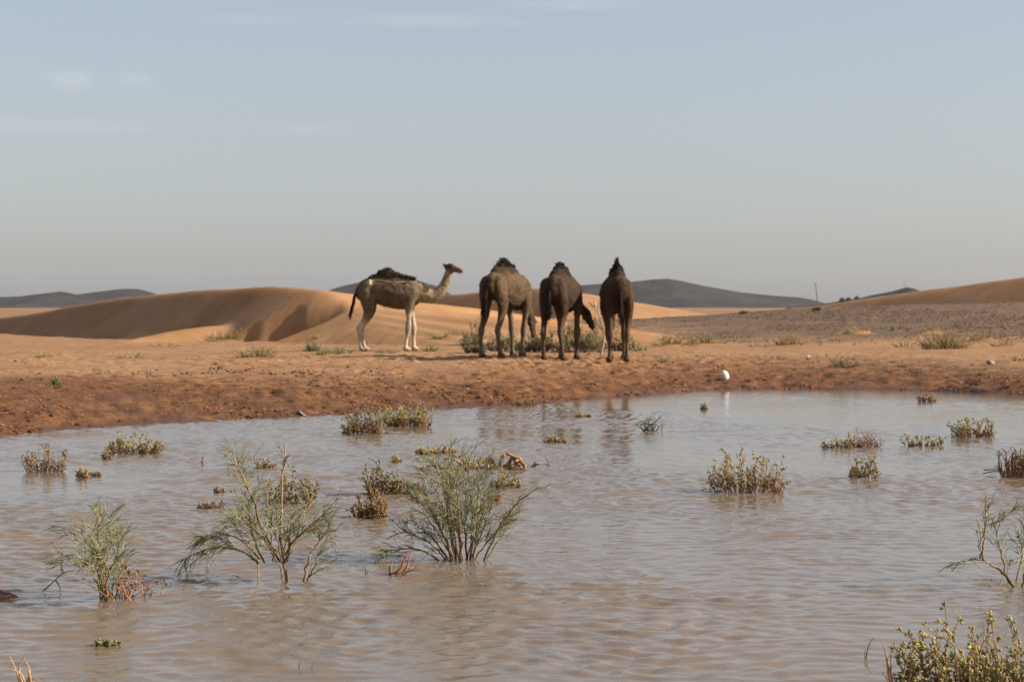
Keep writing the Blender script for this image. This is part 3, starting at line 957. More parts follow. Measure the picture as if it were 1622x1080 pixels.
broom_shrub('broom_shrub', 'small broom shrub with rusty dead branches near the mud hump', 165, 947,
            [([(165, 950), (150, 890), (138, 850), (128, 816)], 1.7, .35), ([(166, 948), (150, 905), (135, 885), (105, 878)], 1.0, 1.2), ([(170, 948), (160, 900), (155, 860), (158, 828)], .9, .9), ([(175, 946), (168, 900), (172, 862)], .9, 1.2),
             ([(172, 948), (182, 905), (196, 880), (208, 862)], 1.0, .9), ([(180, 944), (190, 910), (198, 890)], .8, .9), ([(163, 948), (145, 910), (128, 895)], .8, 1.2), ([(160, 946), (150, 895), (135, 862), (112, 845)], .8, 1.0),
             ([(168, 948), (165, 895), (162, 850), (168, 826)], .8, .7), ([(176, 946), (180, 890), (190, 858)], .8, 1.0)], 23, 1.0, extra=dead_bits(36, 0, 26, .11, RUST, .20), needle=.10)
broom_shrub('broom_shrub', 'thin leaning sapling with bare branches at the right edge of the pond', 1608, 928,
            [([(1610, 926), (1585, 905), (1555, 886)], 1.8, .12), ([(1555, 886), (1565, 850), (1570, 815), (1573, 786)], 1.3, .42), ([(1556, 886), (1545, 860), (1550, 825)], .8, .4), ([(1556, 886), (1535, 884), (1514, 886)], .8, .55), ([(1569, 830), (1585, 820), (1597, 806)], .7, .5),
             ([(1606, 920), (1598, 880), (1600, 848)], 1.1, .55), ([(1612, 924), (1625, 880), (1622, 850)], 1.1, .5), ([(1580, 935), (1568, 922)], 1.2, 0), ([(1580, 918), (1596, 915), (1606, 922)], .8, .1), ([(1614, 926), (1640, 890), (1660, 850)], 1.1, .6)], 24, 1.5, needle=.07)


def succulent(name, label, loc, w, h, n, seed, leaf=.02, gc=(G_YEL, G_OLIVE), wc=(RUST, TAN), leaves=9, group='low plants growing in the pond', cat='shrub', sides=4, low=False, sub=4, depth=.5, bark=.003):
    rs = random.Random(seed)
    root = empty(name, loc)
    sm, fm = MB(), MB()
    for i in range(int(n * 1.6)):
        u = -1 + 2 * (i + rs.random()) / int(n * 1.6); vv = rs.uniform(-1, 1) * depth
        b = Vector((u * w * .36, vv * w * .36, -.03))
        hh = h * math.sqrt(max(.08, 1 - .6 * u * u)) * (.18 + .98 * rs.random() ** 1.3)
        t = Vector((u * w * .5 + rs.gauss(0, .07 * w), vv * w * .5, hh))
        m = b.lerp(t, .5) + Vector((u * w * .10, 0, -.10 * hh)) + rdir(rs) * .05 * h
        C = bez(b, m, t, 6)
        c0 = jit(wc[0], rs, .35)
        sm.tube(np.vstack([[[0, 0, -.07]], C]), bark * 1.4, bark * .6, c0, jit(wc[1], rs, .3), 4)
        tw = [(C, 1.5)]
        for q in range(sub):
            k = rs.uniform(.05, .95); j = int(k * 4.999); bp = Vector(C[j]).lerp(Vector(C[j + 1]), k * 5 - j if k * 5 - j < 1 else 1)
            d = (Vector(C[j + 1] - C[j]).normalized() + rdir(rs, .3) * .8).normalized()
            e = bp + d * h * rs.uniform(.16, .34)
            if e.z < .01: e.z = .01
            CC = bez(bp, bp + d * h * .1 + Vector((0, 0, .02)), e, 4)
            sm.tube(CC, bark * .8, bark * .45, jit(wc[1], rs, .3), None, 3)
            tw.append((CC, .8))
        for CC, wgt in tw:
            for q in range(max(1, int(leaves * wgt * .72))):
                k = 1 - .75 * rs.random() ** 1.25; j = min(int(k * (len(CC) - 1)), len(CC) - 2)
                bp = Vector(CC[j]).lerp(Vector(CC[j + 1]), k * (len(CC) - 1) - j)
                d = (Vector(CC[j + 1] - CC[j]).normalized() * .7 + rdir(rs, .35)).normalized()
                hk = min(1, max(0, max(0, bp.z) / max(h, .01)) * 2.0 + rs.uniform(-.15, .3))
                c = np.asarray(gc[rs.random() < .5]) * hk + np.asarray(wc[0]) * (1 - hk)
                fm.leaf(bp, d, leaf * rs.uniform(.7, 1.25), leaf * .22 * rs.uniform(.8, 1.2), jit(c, rs, .25), sides)
    sm.build('branches', M_WOOD, root)
    if leaves: fm.build('foliage', M_LEAF, root)
    tag(root, label, cat, group)
    return root


def px2m(v, loc): return v * loc.y / F


def W(name, label, px, py, w, h, n, seed, **kw):
    loc = water_at(px, py)
    return succulent(name, label, loc, px2m(w, loc), px2m(h, loc), n, seed, **kw)


lf = water_at(1578, 1108)
succulent('saltbush', 'large fleshy leaved saltbush cut off by the bottom right corner', lf, px2m(300, lf), px2m(120, lf), 62, 31, leaf=.023, leaves=9, gc=(G_YEL, (.34, .33, .13)), wc=((.22, .11, .055), (.34, .21, .12)), sides=5, sub=6, depth=.5, bark=.0035)
rsd = random.Random(77)


def dead_sticks(name, label, loc, sticks, k, col=TAN, cat='dead plant', r=.006, group=None, knotty=False):
    root = empty(name, loc)
    m = MB()
    rs = random.Random(int(loc.x * 977) % 1000)
    for pl in sticks:
        dep = rs.gauss(0, .04)
        P = np.array([((a) / k, dep * (i / len(pl)), b / k) for i, (a, b) in enumerate(pl)])
        if P[0, 2] <= 0.004: P[0, 2] -= .04
        C = catmull(P, 4) if len(P) > 2 else P
        if knotty:
            C = np.concatenate([np.linspace(a, b, 4)[:-1] for a, b in zip(P[:-1], P[1:])] + [P[-1:]])
            C = C + np.array([[rs.gauss(0, r * .55), rs.gauss(0, r), rs.gauss(0, r * .45)] for _ in C])
        m.tube(C, r * rs.uniform(.7, 1.25), r * (.6 if knotty else .4), jit(col, rs, .25), jit(col, rs, .3), 5)
    m.build('branches', M_WOOD, root)
    tag(root, label, cat, group)
    return root


l0 = water_at(1420, 1112)
dead_sticks('dead_stalks', 'pale dead stalks sprouting beside the corner saltbush', l0, [[(0, 0), (-8, 40), (-21, 96)], [(2, 0), (-8, 45), (-9, 84)], [(4, 0), (10, 40), (14, 60)], [(-2, 0), (-12, 40), (-16, 72)], [(12, 0), (20, 40), (22, 50)], [(8, 0), (22, 30), (34, 52)], [(0, 0), (-14, 34), (-22, 48)]], F / l0.y, (.38, .24, .14), r=.0055)

PL = [
    ('saltbush', 'rounded green saltbush with rusty stems alone on the right half of the pond', 1182, 779, 112, 62, 34, dict(leaf=.026, leaves=8)),
    ('saltbush', 'bushy yellow green saltbush clump nearest the far shore, right one of a pair', 644, 675, 74, 36, 40, dict(leaf=.03, leaves=10, gc=(G_YEL, (.20, .20, .09)), depth=.8)),
    ('saltbush', 'bushy saltbush clump with a brown base, left one of a pair by the shore', 576, 687, 60, 40, 32, dict(leaf=.03, leaves=9, gc=(G_OLIVE, (.22, .2, .09)), depth=.8)),
    ('saltbush', 'yellow green low saltbush on the left side of the pond', 214, 718, 82, 34, 26, dict(leaf=.026, leaves=9, gc=(G_YEL, (.21, .19, .06)), wc=((.24, .13, .05), TAN))),
    ('saltbush', 'pale dry looking bush leftmost in the pond', 72, 746, 68, 36, 24, dict(leaf=.024, leaves=6, gc=((.28, .23, .13), (.22, .2, .1)), wc=((.2, .1, .055), TAN))),
    ('saltbush', 'upright yellowish saltbush near the right shore', 1541, 692, 64, 30, 28, dict(leaf=.028, leaves=8, gc=(G_YEL, (.17, .17, .07)), depth=.8)),
    ('dry_bush', 'orange brown leafless bush right of the pond centre', 1364, 708, 56, 26, 30, dict(leaf=.02, leaves=4, gc=((.32, .17, .08), (.28, .15, .07)), wc=((.30, .15, .07), (.36, .2, .1)))),
    ('saltbush', 'flat green saltbush creeping beside the orange brown bush', 1326, 709, 44, 14, 12, dict(leaf=.026, leaves=6)),
    ('saltbush', 'flat spreading green saltbush on the right half of the pond', 1463, 706, 62, 17, 14, dict(leaf=.026, leaves=7)),
    ('saltbush', 'small upright green saltbush below the flat spreading one', 1368, 757, 46, 36, 12, dict(leaf=.026, leaves=8)),
    ('saltbush', 'green and rusty saltbush behind the sparse broom shrub', 462, 798, 76, 52, 20, dict(leaf=.026, leaves=8, gc=(G_OLIVE, G_GREY))),
    ('saltbush', 'green topped saltbush left of the dense broom shrub', 608, 783, 56, 46, 20, dict(leaf=.026, leaves=9, gc=(G_OLIVE, (.18, .18, .09)))),
    ('dry_bush', 'golden brown bush just left of the dense broom shrub', 587, 820, 52, 44, 22, dict(leaf=.024, leaves=7, gc=((.30, .20, .08), (.26, .17, .07)), wc=((.24, .12, .05), TAN))),
    ('dry_bush', 'straw coloured bush touching the back of the dense broom shrub', 650, 782, 44, 30, 14, dict(leaf=.024, leaves=6, gc=((.30, .22, .1), (.24, .19, .08)))),
    ('saltbush', 'low yellowish plant behind the dense broom shrub on its right', 800, 772, 44, 18, 14, dict(leaf=.024, leaves=7, gc=(G_YEL, (.26, .2, .07)))),
    ('dry_bush', 'tiny rusty plant in front of the low yellowish one', 782, 793, 22, 16, 8, dict(leaf=.02, leaves=5, gc=(RUST, RUST))),
    ('saltbush', 'flat mossy green plant left of the driftwood', 672, 719, 30, 12, 10, dict(leaf=.026, leaves=6, gc=(G_YEL, G_OLIVE))),
    ('saltbush', 'thin yellowish sprig beside the flat mossy plant', 703, 718, 34, 13, 9, dict(leaf=.026, leaves=5, gc=(G_YEL, STRAW))),
    ('saltbush', 'flat green plant floating right of the driftwood', 881, 700, 34, 10, 10, dict(leaf=.026, leaves=6)),
    ('dry_bush', 'small golden plant low in the water beside the pale dry bush', 131, 756, 16, 14, 8, dict(leaf=.024, leaves=6, gc=((.3, .2, .07), G_YEL))),
    ('dry_bush', 'smaller flat golden plant beside the small golden one', 152, 754, 16, 7, 6, dict(leaf=.022, leaves=5, gc=((.3, .2, .07), (.26, .18, .07)))),
    ('dry_bush', 'small golden sprig behind the tall bare stem', 420, 741, 26, 14, 9, dict(leaf=.024, leaves=5, gc=((.3, .21, .07), G_YEL))),
    ('dry_bush', 'little rusty sprig left of the sparse broom shrub', 347, 780, 20, 9, 6, dict(leaf=.02, leaves=5, gc=((.26, .15, .08), G_OLIVE))),
    ('dry_bush', 'dull brown sprigs trailing left of the sparse broom shrub', 335, 805, 46, 14, 10, dict(leaf=.02, leaves=4, gc=((.22, .13, .08), (.2, .13, .07)))),
    ('saltbush', 'tiny green plant left of the driftwood and close to it', 626, 731, 18, 8, 6, dict(leaf=.024, leaves=6)),
    ('dry_bush', 'reddish tuft at the right shore water line', 1466, 636, 28, 11, 12, dict(leaf=.03, leaves=5, gc=((.3, .15, .06), (.26, .14, .06)), wc=(RUST, RUST))),
    ('dry_bush', 'brown tuft at the water line in front of the camels', 832, 642, 34, 16, 12, dict(leaf=.03, leaves=5, gc=((.25, .15, .07), STRAW), wc=(RUST, TAN))),
    ('dry_bush', 'yellow low tuft close to the shore in front of the camels', 925, 660, 26, 6, 8, dict(leaf=.03, leaves=5, gc=(G_YEL, STRAW))),
    ('dry_bush', 'tiny dark plant in still water below the white container', 1115, 648, 9, 7, 6, dict(leaf=.03, leaves=4, gc=((.06, .06, .03), G_OLIVE))),
    ('dry_bush', 'golden sprig left of the yellow green low saltbush', 167, 727, 14, 18, 6, dict(leaf=.024, leaves=5, gc=(G_YEL, (.3, .2, .07)))),
    ('dry_bush', 'small rusty scrap of plant above the small broom shrub', 185, 846, 22, 11, 6, dict(leaf=.018, leaves=5, gc=(RUST, (.3, .12, .05)), wc=(RUST, RUST))),
    ('dry_bush', 'green sprig floating below the small broom shrub', 168, 1022, 32, 7, 7, dict(leaf=.02, leaves=5, gc=(G_DEEP, G_OLIVE), bark=.002)),
]
for i, (nm, lab, px, py, w, h, n, kw) in enumerate(PL):
    W(nm, lab, px, py, w, h, n, 100 + i, **kw)

# the tangle of a drowned bush at the right edge
l0 = water_at(1598, 756)
rs = random.Random(91)
sticks = [[(-42, 6), (-20, 10), (4, 4), (30, 0)], [(-40, 12), (-15, 12), (10, 2)]]
for i in range(85):
    x0 = rs.uniform(-10, 36); sg = rs.choice((-1, 1)); h1 = rs.uniform(14, 50) * (1 - .3 * abs(x0 - 12) / 40)
    x1 = x0 + sg * rs.uniform(2, 12); x2 = x1 + sg * rs.uniform(0, 12)
    sticks.append([(x0, 0), ((x0 + x1) / 2 + rs.gauss(0, 3), h1 * .55), (x1, h1), (x2, h1 * rs.uniform(.7, 1.05))])
t = dead_sticks('dead_bush', 'tangled brown drowned bush at the right edge of the pond', l0, sticks, F / l0.y, (.22, .12, .065), 'dead plant', .0065)
# driftwood behind the broom
l0 = water_at(775, 743)
k = F / l0.y
def drift(name, label, loc, sticks, r, col):
    return dead_sticks(name, label, loc, sticks, F / loc.y, col, 'driftwood', r, knotty=True)
drift('driftwood', 'bleached twisted driftwood branch behind the dense broom shrub', l0, [[(-52, 4), (-38, 9), (-24, 5), (-8, 3), (12, 4), (34, 2), (58, 1)], [(-50, 1), (-30, 3), (-10, 0), (20, 1), (54, 3)], [(16, 0), (18, 10), (22, 22), (30, 24), (38, 21), (46, 19)],
      [(24, 2), (32, 9), (38, 17), (46, 18), (52, 10), (56, 2)], [(40, 15), (48, 12), (55, 6)], [(-8, 12), (0, 15), (7, 13), (9, 3)], [(-2, 14), (0, 2)], [(4, 14), (3, 1)], [(-40, 8), (-30, 12), (-22, 4)], [(-22, 4), (-14, 10), (-8, 13)], [(34, 3), (42, 10), (50, 4)],
      [(-60, 20), (-50, 22), (-42, 16), (-36, 6)], [(-72, 16), (-58, 19), (-44, 10)]], .019, (.36, .205, .105))
l1 = water_at(708, 745)
drift('driftwood', 'dark thin driftwood stick floating left of the bleached branch', l1, [[(-46, 4), (-20, 8), (0, 6), (24, 0)], [(-20, 6), (0, 2), (20, 3)], [(-42, 2), (-30, 0), (-10, -1)]], .014, (.12, .075, .05))
l2 = water_at(848, 739)
drift('driftwood', 'short broken driftwood chip right of the bleached branch', l2, [[(-6, 0), (0, 5), (6, 2)], [(-2, 2), (4, 4)]], .016, (.30, .17, .09))
l2 = water_at(872, 737)
drift('driftwood', 'small forked twig farthest right of the driftwood', l2, [[(8, 0), (0, 1), (-6, 12)], [(0, 1), (-8, 3)]], .009, (.16, .10, .07))
l2 = water_at(640, 910)
dead_sticks('dead_twigs', 'reddish dead twigs at the left foot of the dense broom shrub', l2, [[(-22, 0), (-20, 18), (-14, 24)], [(-20, 0), (0, 22), (10, 40)], [(-14, 0), (-2, 30)], [(-24, 2), (0, 4), (22, 14), (36, 32)], [(-8, 0), (6, 18), (12, 36)], [(-18, 2), (-6, 10), (2, 30)], [(-24, 0), (-24, 14)], [(-10, 0), (4, 4), (14, 8)], [(-22, 0), (-10, 3), (8, 0)], [(6, 4), (14, 18), (20, 22)]], F / l2.y, (.30, .13, .065), r=.006)
l2 = water_at(580, 910)
dead_sticks('dead_twigs', 'single tiny twig left of the reddish dead twigs', l2, [[(0, 0), (-2, 14)], [(0, 0), (3, 8)]], F / l2.y, (.16, .08, .05), r=.005)
l2 = water_at(42, 1086)
dead_sticks('dead_twigs', 'straw pale forked dead stalks in the bottom left corner', l2, [[(-8, 0), (-14, 20), (-24, 48)], [(0, 0), (-12, 26), (-2, 50)], [(-4, 0), (4, 22), (-6, 42)], [(2, 0), (-6, 18), (-20, 28)], [(10, 0), (4, 20), (-2, 30)], [(-30, 0), (-10, 6), (20, 4)], [(0, 0), (10, 10), (20, 6)]], F / l2.y, (.40, .26, .15), r=.0055)
l2 = water_at(1372, 1044)
dead_sticks('dead_twigs', 'thin dark stick slanting from the water near the corner saltbush', l2, [[(-2, 0), (4, 18), (14, 34)], [(-2, 0), (0, 14)]], F / l2.y, (.11, .075, .055), r=.004)
l2 = water_at(1030, 683)
dead_sticks('reed_tuft', 'thin grey green reed tuft standing in the still water', l2, [[(rsd.gauss(0, 8), 0), (rsd.gauss(0, 10), 10), (rsd.gauss(0, 16), rsd.uniform(10, 30))] for _ in range(20)], F / l2.y, (.11, .115, .07), 'grass tuft', .007)
for (px, py, lab) in [(228, 945, 'left of two tiny dark shoots beside the small broom shrub'), (238, 944, 'right of two tiny dark shoots beside the small broom shrub')]:
    l2 = water_at(px, py); dead_sticks('shoot', lab, l2, [[(0, 0), (3, 10)], [(-1, 0), (-3, 7)], [(0, 2), (4, 6)]], F / l2.y, (.06, .05, .04), 'shoot', .004, 'tiny shoots in the pond')
l2 = water_at(477, 1060)
dead_sticks('dead_twigs', 'faint bent twig poking out near the bottom of the pond', l2, [[(-4, 0), (-3, 8), (-1, 14)], [(10, 0), (20, 12)]], F / l2.y, (.14, .09, .06), r=.0035)
l2 = water_at(92, 938)
dead_sticks('dead_twigs', 'drooping dead branch between the mud hump and small broom shrub', l2, [[(-24, 2), (-4, 20), (10, 32), (26, 36)], [(8, 30), (4, 44), (6, 52)], [(-4, 20), (2, 10), (4, -2)]], F / l2.y, (.13, .11, .06), r=.005)
l2 = water_at(322, 733)
dead_sticks('dead_twigs', 'small brown stub standing left of the tall bare stem', l2, [[(-2, 0), (0, 10)], [(2, 0), (-2, 6)]], F / l2.y, (.16, .08, .045), r=.02)


# ------------------------------------------------------------------ plants on the land
def tuft(name, label, px, py, w, h, n, seed, cols, group='dry tufts on the sand', cat='grass tuft', r=.012, mound=0., twig=0):
    rs = random.Random(seed)
    p = hit(px, py); k = F / p.y
    w /= k; h /= k
    root = empty(name, p)
    m = MB()
    for i in range(n):
        u = rs.uniform(-1, 1); v = rs.uniform(-.6, .6)
        b = Vector((u * w * .38, v * w * .38, -.04 + mound * (1 - u * u)))
        hh = h * math.sqrt(max(.1, 1 - .7 * u * u)) * rs.uniform(.4, 1.1)
        t = b + Vector((u * w * .18 + rs.gauss(0, .10 * w), rs.gauss(0, .1 * w), hh))
        c = jit(cols[rs.randrange(len(cols))], rs, .3)
        C = bez(b, b.lerp(t, .5) + Vector((0, 0, .15 * hh)), t, 4)
        m.tube(np.vstack([[[0, 0, -.08]], C]), r, r * .35, c * .8, c, 3)
        for q in range(twig):
            bp = Vector(C[rs.randrange(1, 4)]); d = rdir(rs, .5); m.tube([bp, bp + d * h * rs.uniform(.1, .3)], r * .6, r * .3, c, jit(cols[0], rs, .3), 3)
    m.build('blades', M_LEAF, root)
    if mound:
        st = MB(); a = 14; rn = 6
        V = []; Fq = []
        for i in range(rn):
            rr = (i / (rn - 1)); zz = mound * (1 - rr * rr) - .05 * rr
            for j in range(a):
                an = j * 6.2832 / a; q = 1 + .15 * math.sin(3 * an + seed)
                V.append((rr * w * .75 * q * math.cos(an), rr * w * .6 * q * math.sin(an), zz - .01))
        mesh_obj('sand_mound', np.array(V), grid_faces(rn, a, wrap=True), M_DUNE, root)
    tag(root, label, cat, group)
    return root


GRN = [G_OLIVE, (.24, .24, .10), (.18, .20, .08)]; STR = [STRAW, (.42, .31, .15), (.34, .25, .12)]; OLI = [(.34, .28, .12), (.27, .25, .11), STRAW]
TF = [
    ('straw tuft on a small sand mound at the foot of the big dune', 358, 541, 52, 20, 90, STR, .10, 1),
    ('low straw tuft on the lit sand below the spur of the dune', 262, 548, 40, 8, 40, STR, 0, 1),
    ('short dry tuft on the sand at the far left', 70, 566, 28, 12, 40, STR, 0, 1),
    ('wide sparse brownish tuft on sand left of the straw mound', 205, 567, 44, 12, 44, OLI, 0, 1),
    ('olive tuft on the sand left of the standing camel', 408, 566, 58, 20, 90, OLI, .04, 1),
    ('green leafy tuft left of the standing camel', 495, 556, 26, 18, 60, GRN, 0, 2),
    ('low green tuft nearest behind the standing camel', 530, 560, 50, 14, 70, GRN, 0, 2),
    ('small green tuft in front of the leafy one', 507, 563, 22, 12, 36, GRN, 0, 2),
    ('straw tuft high on the sand slope left of the standing camel', 505, 534, 24, 8, 30, OLI, 0, 1),
    ('pale green tuft alone on the red mud bank', 88, 611, 20, 20, 46, [(.2, .22, .1), G_OLIVE], 0, 0),
    ('tiny straw tuft lower on the red mud bank', 40, 637, 14, 9, 16, STR, 0, 0),
    ('olive tuft under the belly of the standing camel', 612, 559, 30, 10, 40, GRN, 0, 2),
    ('green tuft by the front feet of the standing camel', 683, 557, 30, 14, 46, GRN, 0, 2),
    ('dry tuft on the slope right of the standing camel', 703, 534, 40, 10, 50, OLI, 0, 1),
    ('dry tuft on the slope close to the leftmost grazing camel', 722, 530, 30, 12, 40, OLI, 0, 1),
    ('straw tuft on a mound right of the rightmost camel', 1062, 549, 54, 20, 90, OLI, .10, 1),
    ('second straw tuft right of the rightmost camel', 1116, 546, 48, 18, 80, OLI, .08, 1),
    ('third, smaller straw tuft right of the rightmost camel', 1166, 541, 26, 12, 40, OLI, 0, 1),
    ('straw tuft with sand piled to its right', 1250, 548, 46, 20, 80, STR, .08, 1),
    ('low dry patch on sand at the rim of the gravel', 1205, 548, 40, 8, 40, STR, 0, 1),
    ('small olive tuft up on the gravel plain', 1326, 527, 24, 8, 36, OLI, .05, 1),
    ('wide straw tuft on a mound on the gravel plain', 1360, 528, 44, 9, 50, STR, .12, 1),
    ('greenish tuft on the gravel plain', 1422, 524, 30, 12, 50, GRN, .05, 1),
    ('brown mound tuft right of the greenish one', 1476, 529, 44, 10, 60, STR, .14, 1),
    ('largest pale straw tuft at the rim of the gravel', 1496, 553, 76, 30, 150, STR, .05, 2),
    ('straw tuft on a mound right of the largest pale tuft', 1560, 541, 50, 14, 60, STR, .12, 1),
    ('thin straw tuft left of the largest pale tuft', 1432, 549, 30, 14, 30, STR, 0, 1),
    ('grey green herb on the bank behind the reddish tuft', 1340, 583, 48, 22, 40, [(.2, .18, .1), (.16, .15, .08)], 0, 2),
    ('olive tuft on the bank below the rightmost camel', 1046, 573, 24, 12, 40, OLI, 0, 1),
    ('flat dry patch on the bank behind the white container', 1216, 568, 62, 8, 50, STR, 0, 1),
    ('straw tuft cut by the right edge of the picture', 1612, 572, 30, 14, 40, OLI, 0, 1),
    ('straw tuft near the right edge under the gravel rim', 1590, 548, 40, 12, 44, STR, .05, 1),
    ('pale low grass just in front of the middle camel', 880, 578, 60, 9, 60, OLI, 0, 0),
    ('sparse dry tuft on the sand between the camel and bank', 300, 570, 30, 8, 24, STR, 0, 0),
    ('green tuft to the right of the rightmost camel legs', 1012, 556, 30, 14, 46, GRN, 0, 2),
]
for i, (lab, px, py, w, h, n, cols, mound, twig) in enumerate(TF):
    tuft('grass_tuft', lab, px, py, w, h, n, 300 + i, cols, mound=mound, twig=twig)
tuft('dark_bush', 'dark small bush on the gravel skyline nearer the camels', 1177, 497, 11, 7, 60, 401, [(.05, .045, .03), (.04, .035, .025)], 'bushes on the gravel skyline', 'bush', .03)
tuft('dark_bush', 'dark small bush on the gravel skyline below the pole', 1293, 492, 13, 7, 60, 402, [(.05, .045, .03), (.04, .035, .025)], 'bushes on the gravel skyline', 'bush', .03)


def land_shrub(label, px, py, w, h, n, seed, gc, dd=0):
    p = hit(px, py); k = F / p.y
    return succulent('desert_shrub', label, p, w / k, h / k, n, seed, leaf=.045, leaves=12, gc=gc, wc=((.12, .085, .06), (.22, .17, .11)), group='shrubs the camels browse', sub=11, depth=.5, bark=.006, sides=3)


land_shrub('green shrub between the legs of the leftmost grazing camel', 800, 556, 56, 32, 16, 501, (G_OLIVE, (.26, .25, .11)))
land_shrub('green shrub under the head of the leftmost grazing camel', 850, 558, 52, 34, 18, 502, (G_OLIVE, (.26, .25, .11)))
land_shrub('broad green shrub under the head of the middle camel', 920, 558, 72, 50, 26, 503, (G_OLIVE, (.25, .24, .10)))
land_shrub('low green shrub left of the grazing camels', 752, 560, 34, 26, 12, 504, (G_DEEP, G_OLIVE))
land_shrub('tall thin shrub left of the grazing camels', 750, 545, 30, 46, 6, 505, ((.22, .2, .1), G_OLIVE))
land_shrub('dim green shrub right behind the legs of the rightmost camel', 988, 556, 36, 32, 10, 506, (G_OLIVE, (.27, .24, .11)))
p = hit(955, 563); k = F / p.y
dead_sticks('dead_sapling', 'bare whitish sapling between the middle and rightmost camels', p,
            [[(-4, 0), (2, 30), (-2, 50), (-6, 64), (-16, 78)], [(-3, 56), (4, 68), (14, 76)], [(-6, 64), (-8, 76), (-4, 88)], [(2, 30), (8, 48), (16, 58)], [(4, 68), (2, 78), (6, 90)], [(-14, 76), (-22, 84)], [(-12, 74), (-14, 90)], [(14, 76), (22, 90)], [(0, 40), (-10, 52)], [(-4, 0), (0, 22), (6, 34)]], k, (.34, .28, .22), 'dead sapling', .024)

# ------------------------------------------------------------------ litter and stones
def lathe(prof, seg=18):
    V = []; n = len(prof)
    for (z, r) in prof:
        for j in range(seg):
            a = 6.28318 * j / seg; V.append((r * math.cos(a), r * math.sin(a), z))
    return np.array(V), grid_faces(n, seg, wrap=True)


p = hit(1148, 600.5)
m, nt, b, _ = new_mat('white_plastic')
tc = N(nt, 'TexCoord').outputs['Object']
nt.links.new(mixc(nt, ramp(nt, noise(nt, tc, 9, 4), .4, .7), (.62, .63, .60), (.40, .37, .32)), b.inputs['Base Color'])
b.inputs['Roughness'].default_value = .4
root = empty('plastic_container', p + Vector((0, 0, .075)), 0, .7)
V, f = lathe([(-.125, .0), (-.125, .06), (-.12, .095), (-.10, .112), (-.03, .118), (.04, .115), (.09, .10), (.115, .075), (.122, .045), (.124, .03), (.124, 0)])
V[:, 1] *= .8
o = mesh_obj('container_body', V, f, m, root); o.rotation_euler = (R(8), R(-24), R(20))
V, f = lathe([(.118, .034), (.15, .034), (.155, .03), (.155, 0)], 12)
o2 = mesh_obj('cap', V, f, m, root); o2.rotation_euler = o.rotation_euler
tag(root, 'white rounded plastic container lying tilted on the far bank', 'container')

rsn = random.Random(8)
p = hit(1568, 577); mb = MB(); mb.stone((0, 0, .03), .09, (.30, .22, .16), rsn, .9)
o = mb.build('pale_stone', M_STONE, None); o.location = p
tag(o, 'pale rounded stone on the bank at the right', 'stone')


def scrap(label, px, py, s, col, seed):
    rs = random.Random(seed)
    p = hit(px, py)
    n = 9
    X, Y = np.meshgrid(np.linspace(-1, 1, n), np.linspace(-1, 1, n))
    Z = .55 * fbm(X * 1.6 + 7, Y * 1.6, seed, 3) + .15
    V = np.stack([X * s + .1 * s * Y, Y * s * .7, Z * s], -1).reshape(-1, 3)
    Vb = V - np.array([0, 0, .012])
    fq = grid_faces(n, n); m2 = n * n
    edge = [i for i in range(n)] + [i * n + n - 1 for i in range(1, n)] + [(n - 1) * n + i for i in range(n - 2, -1, -1)] + [i * n for i in range(n - 2, 0, -1)]
    rim = np.array([(edge[i], edge[(i + 1) % len(edge)], edge[(i + 1) % len(edge)] + m2, edge[i] + m2) for i in range(len(edge))])
    o = mesh_obj('plastic_scrap', np.vstack([V, Vb]), [fq, fq[:, ::-1] + m2, rim], M_STONE, attrs={'col': np.tile(col, (2 * m2, 1))})
    o.location = p
    o.rotation_euler = (R(25), 0, rs.uniform(0, 3))
    return tag(o, label, 'litter')


scrap('crumpled white plastic scrap on the sand above the bank', 1281, 565, .045, (.5, .48, .44), 4)
scrap('small greenish white plastic scrap at the left shore line', 472, 657, .09, (.45, .46, .38), 6)
scrap('tiny white scrap at the shore left of the white container', 1085, 612, .04, (.4, .33, .25), 9)

# clods of mud along the shore, dung and pebbles on the sand, stones of the gravel plain (too many to count)
def scatter(name, label, cat, X, Y, Z, r, C, seed, flat=.6):
    """many small angular lumps joined into one object"""
    rs = random.Random(seed); rg = np.random.default_rng(seed)
    T = []
    for i in range(8):
        t = MB(); t.stone((0, 0, 0), 1.0, (1, 1, 1), rs, flat); T.append((t.V[0], t.T[0]))
    V = []; Fc = []; CC = []; n0 = 0
    which = rg.integers(0, 8, len(X)); an = rg.uniform(0, 6.283, len(X))
    for i in range(8):
        m = which == i; k = int(m.sum())
        if not k: continue
        tv, tf = T[i]; c, sn = np.cos(an[m])[:, None], np.sin(an[m])[:, None]; rr = r[m][:, None]
        vx = (tv[:, 0] * c - tv[:, 1] * sn) * rr + X[m][:, None]; vy = (tv[:, 0] * sn + tv[:, 1] * c) * rr + Y[m][:, None]; vz = tv[:, 2] * rr + Z[m][:, None]
        V.append(np.stack([vx, vy, vz], -1).reshape(-1, 3)); nv = len(tv)
        Fc.append((tf[None] + (np.arange(k) * nv)[:, None, None] + n0).reshape(-1, 3)); n0 += k * nv
        CC.append(np.repeat(C[m], nv, 0))
    o = mesh_obj(name, np.concatenate(V), np.concatenate(Fc), M_STONE, None, False, {'col': np.concatenate(CC)})
    return tag(o, label, cat, kind='stuff')


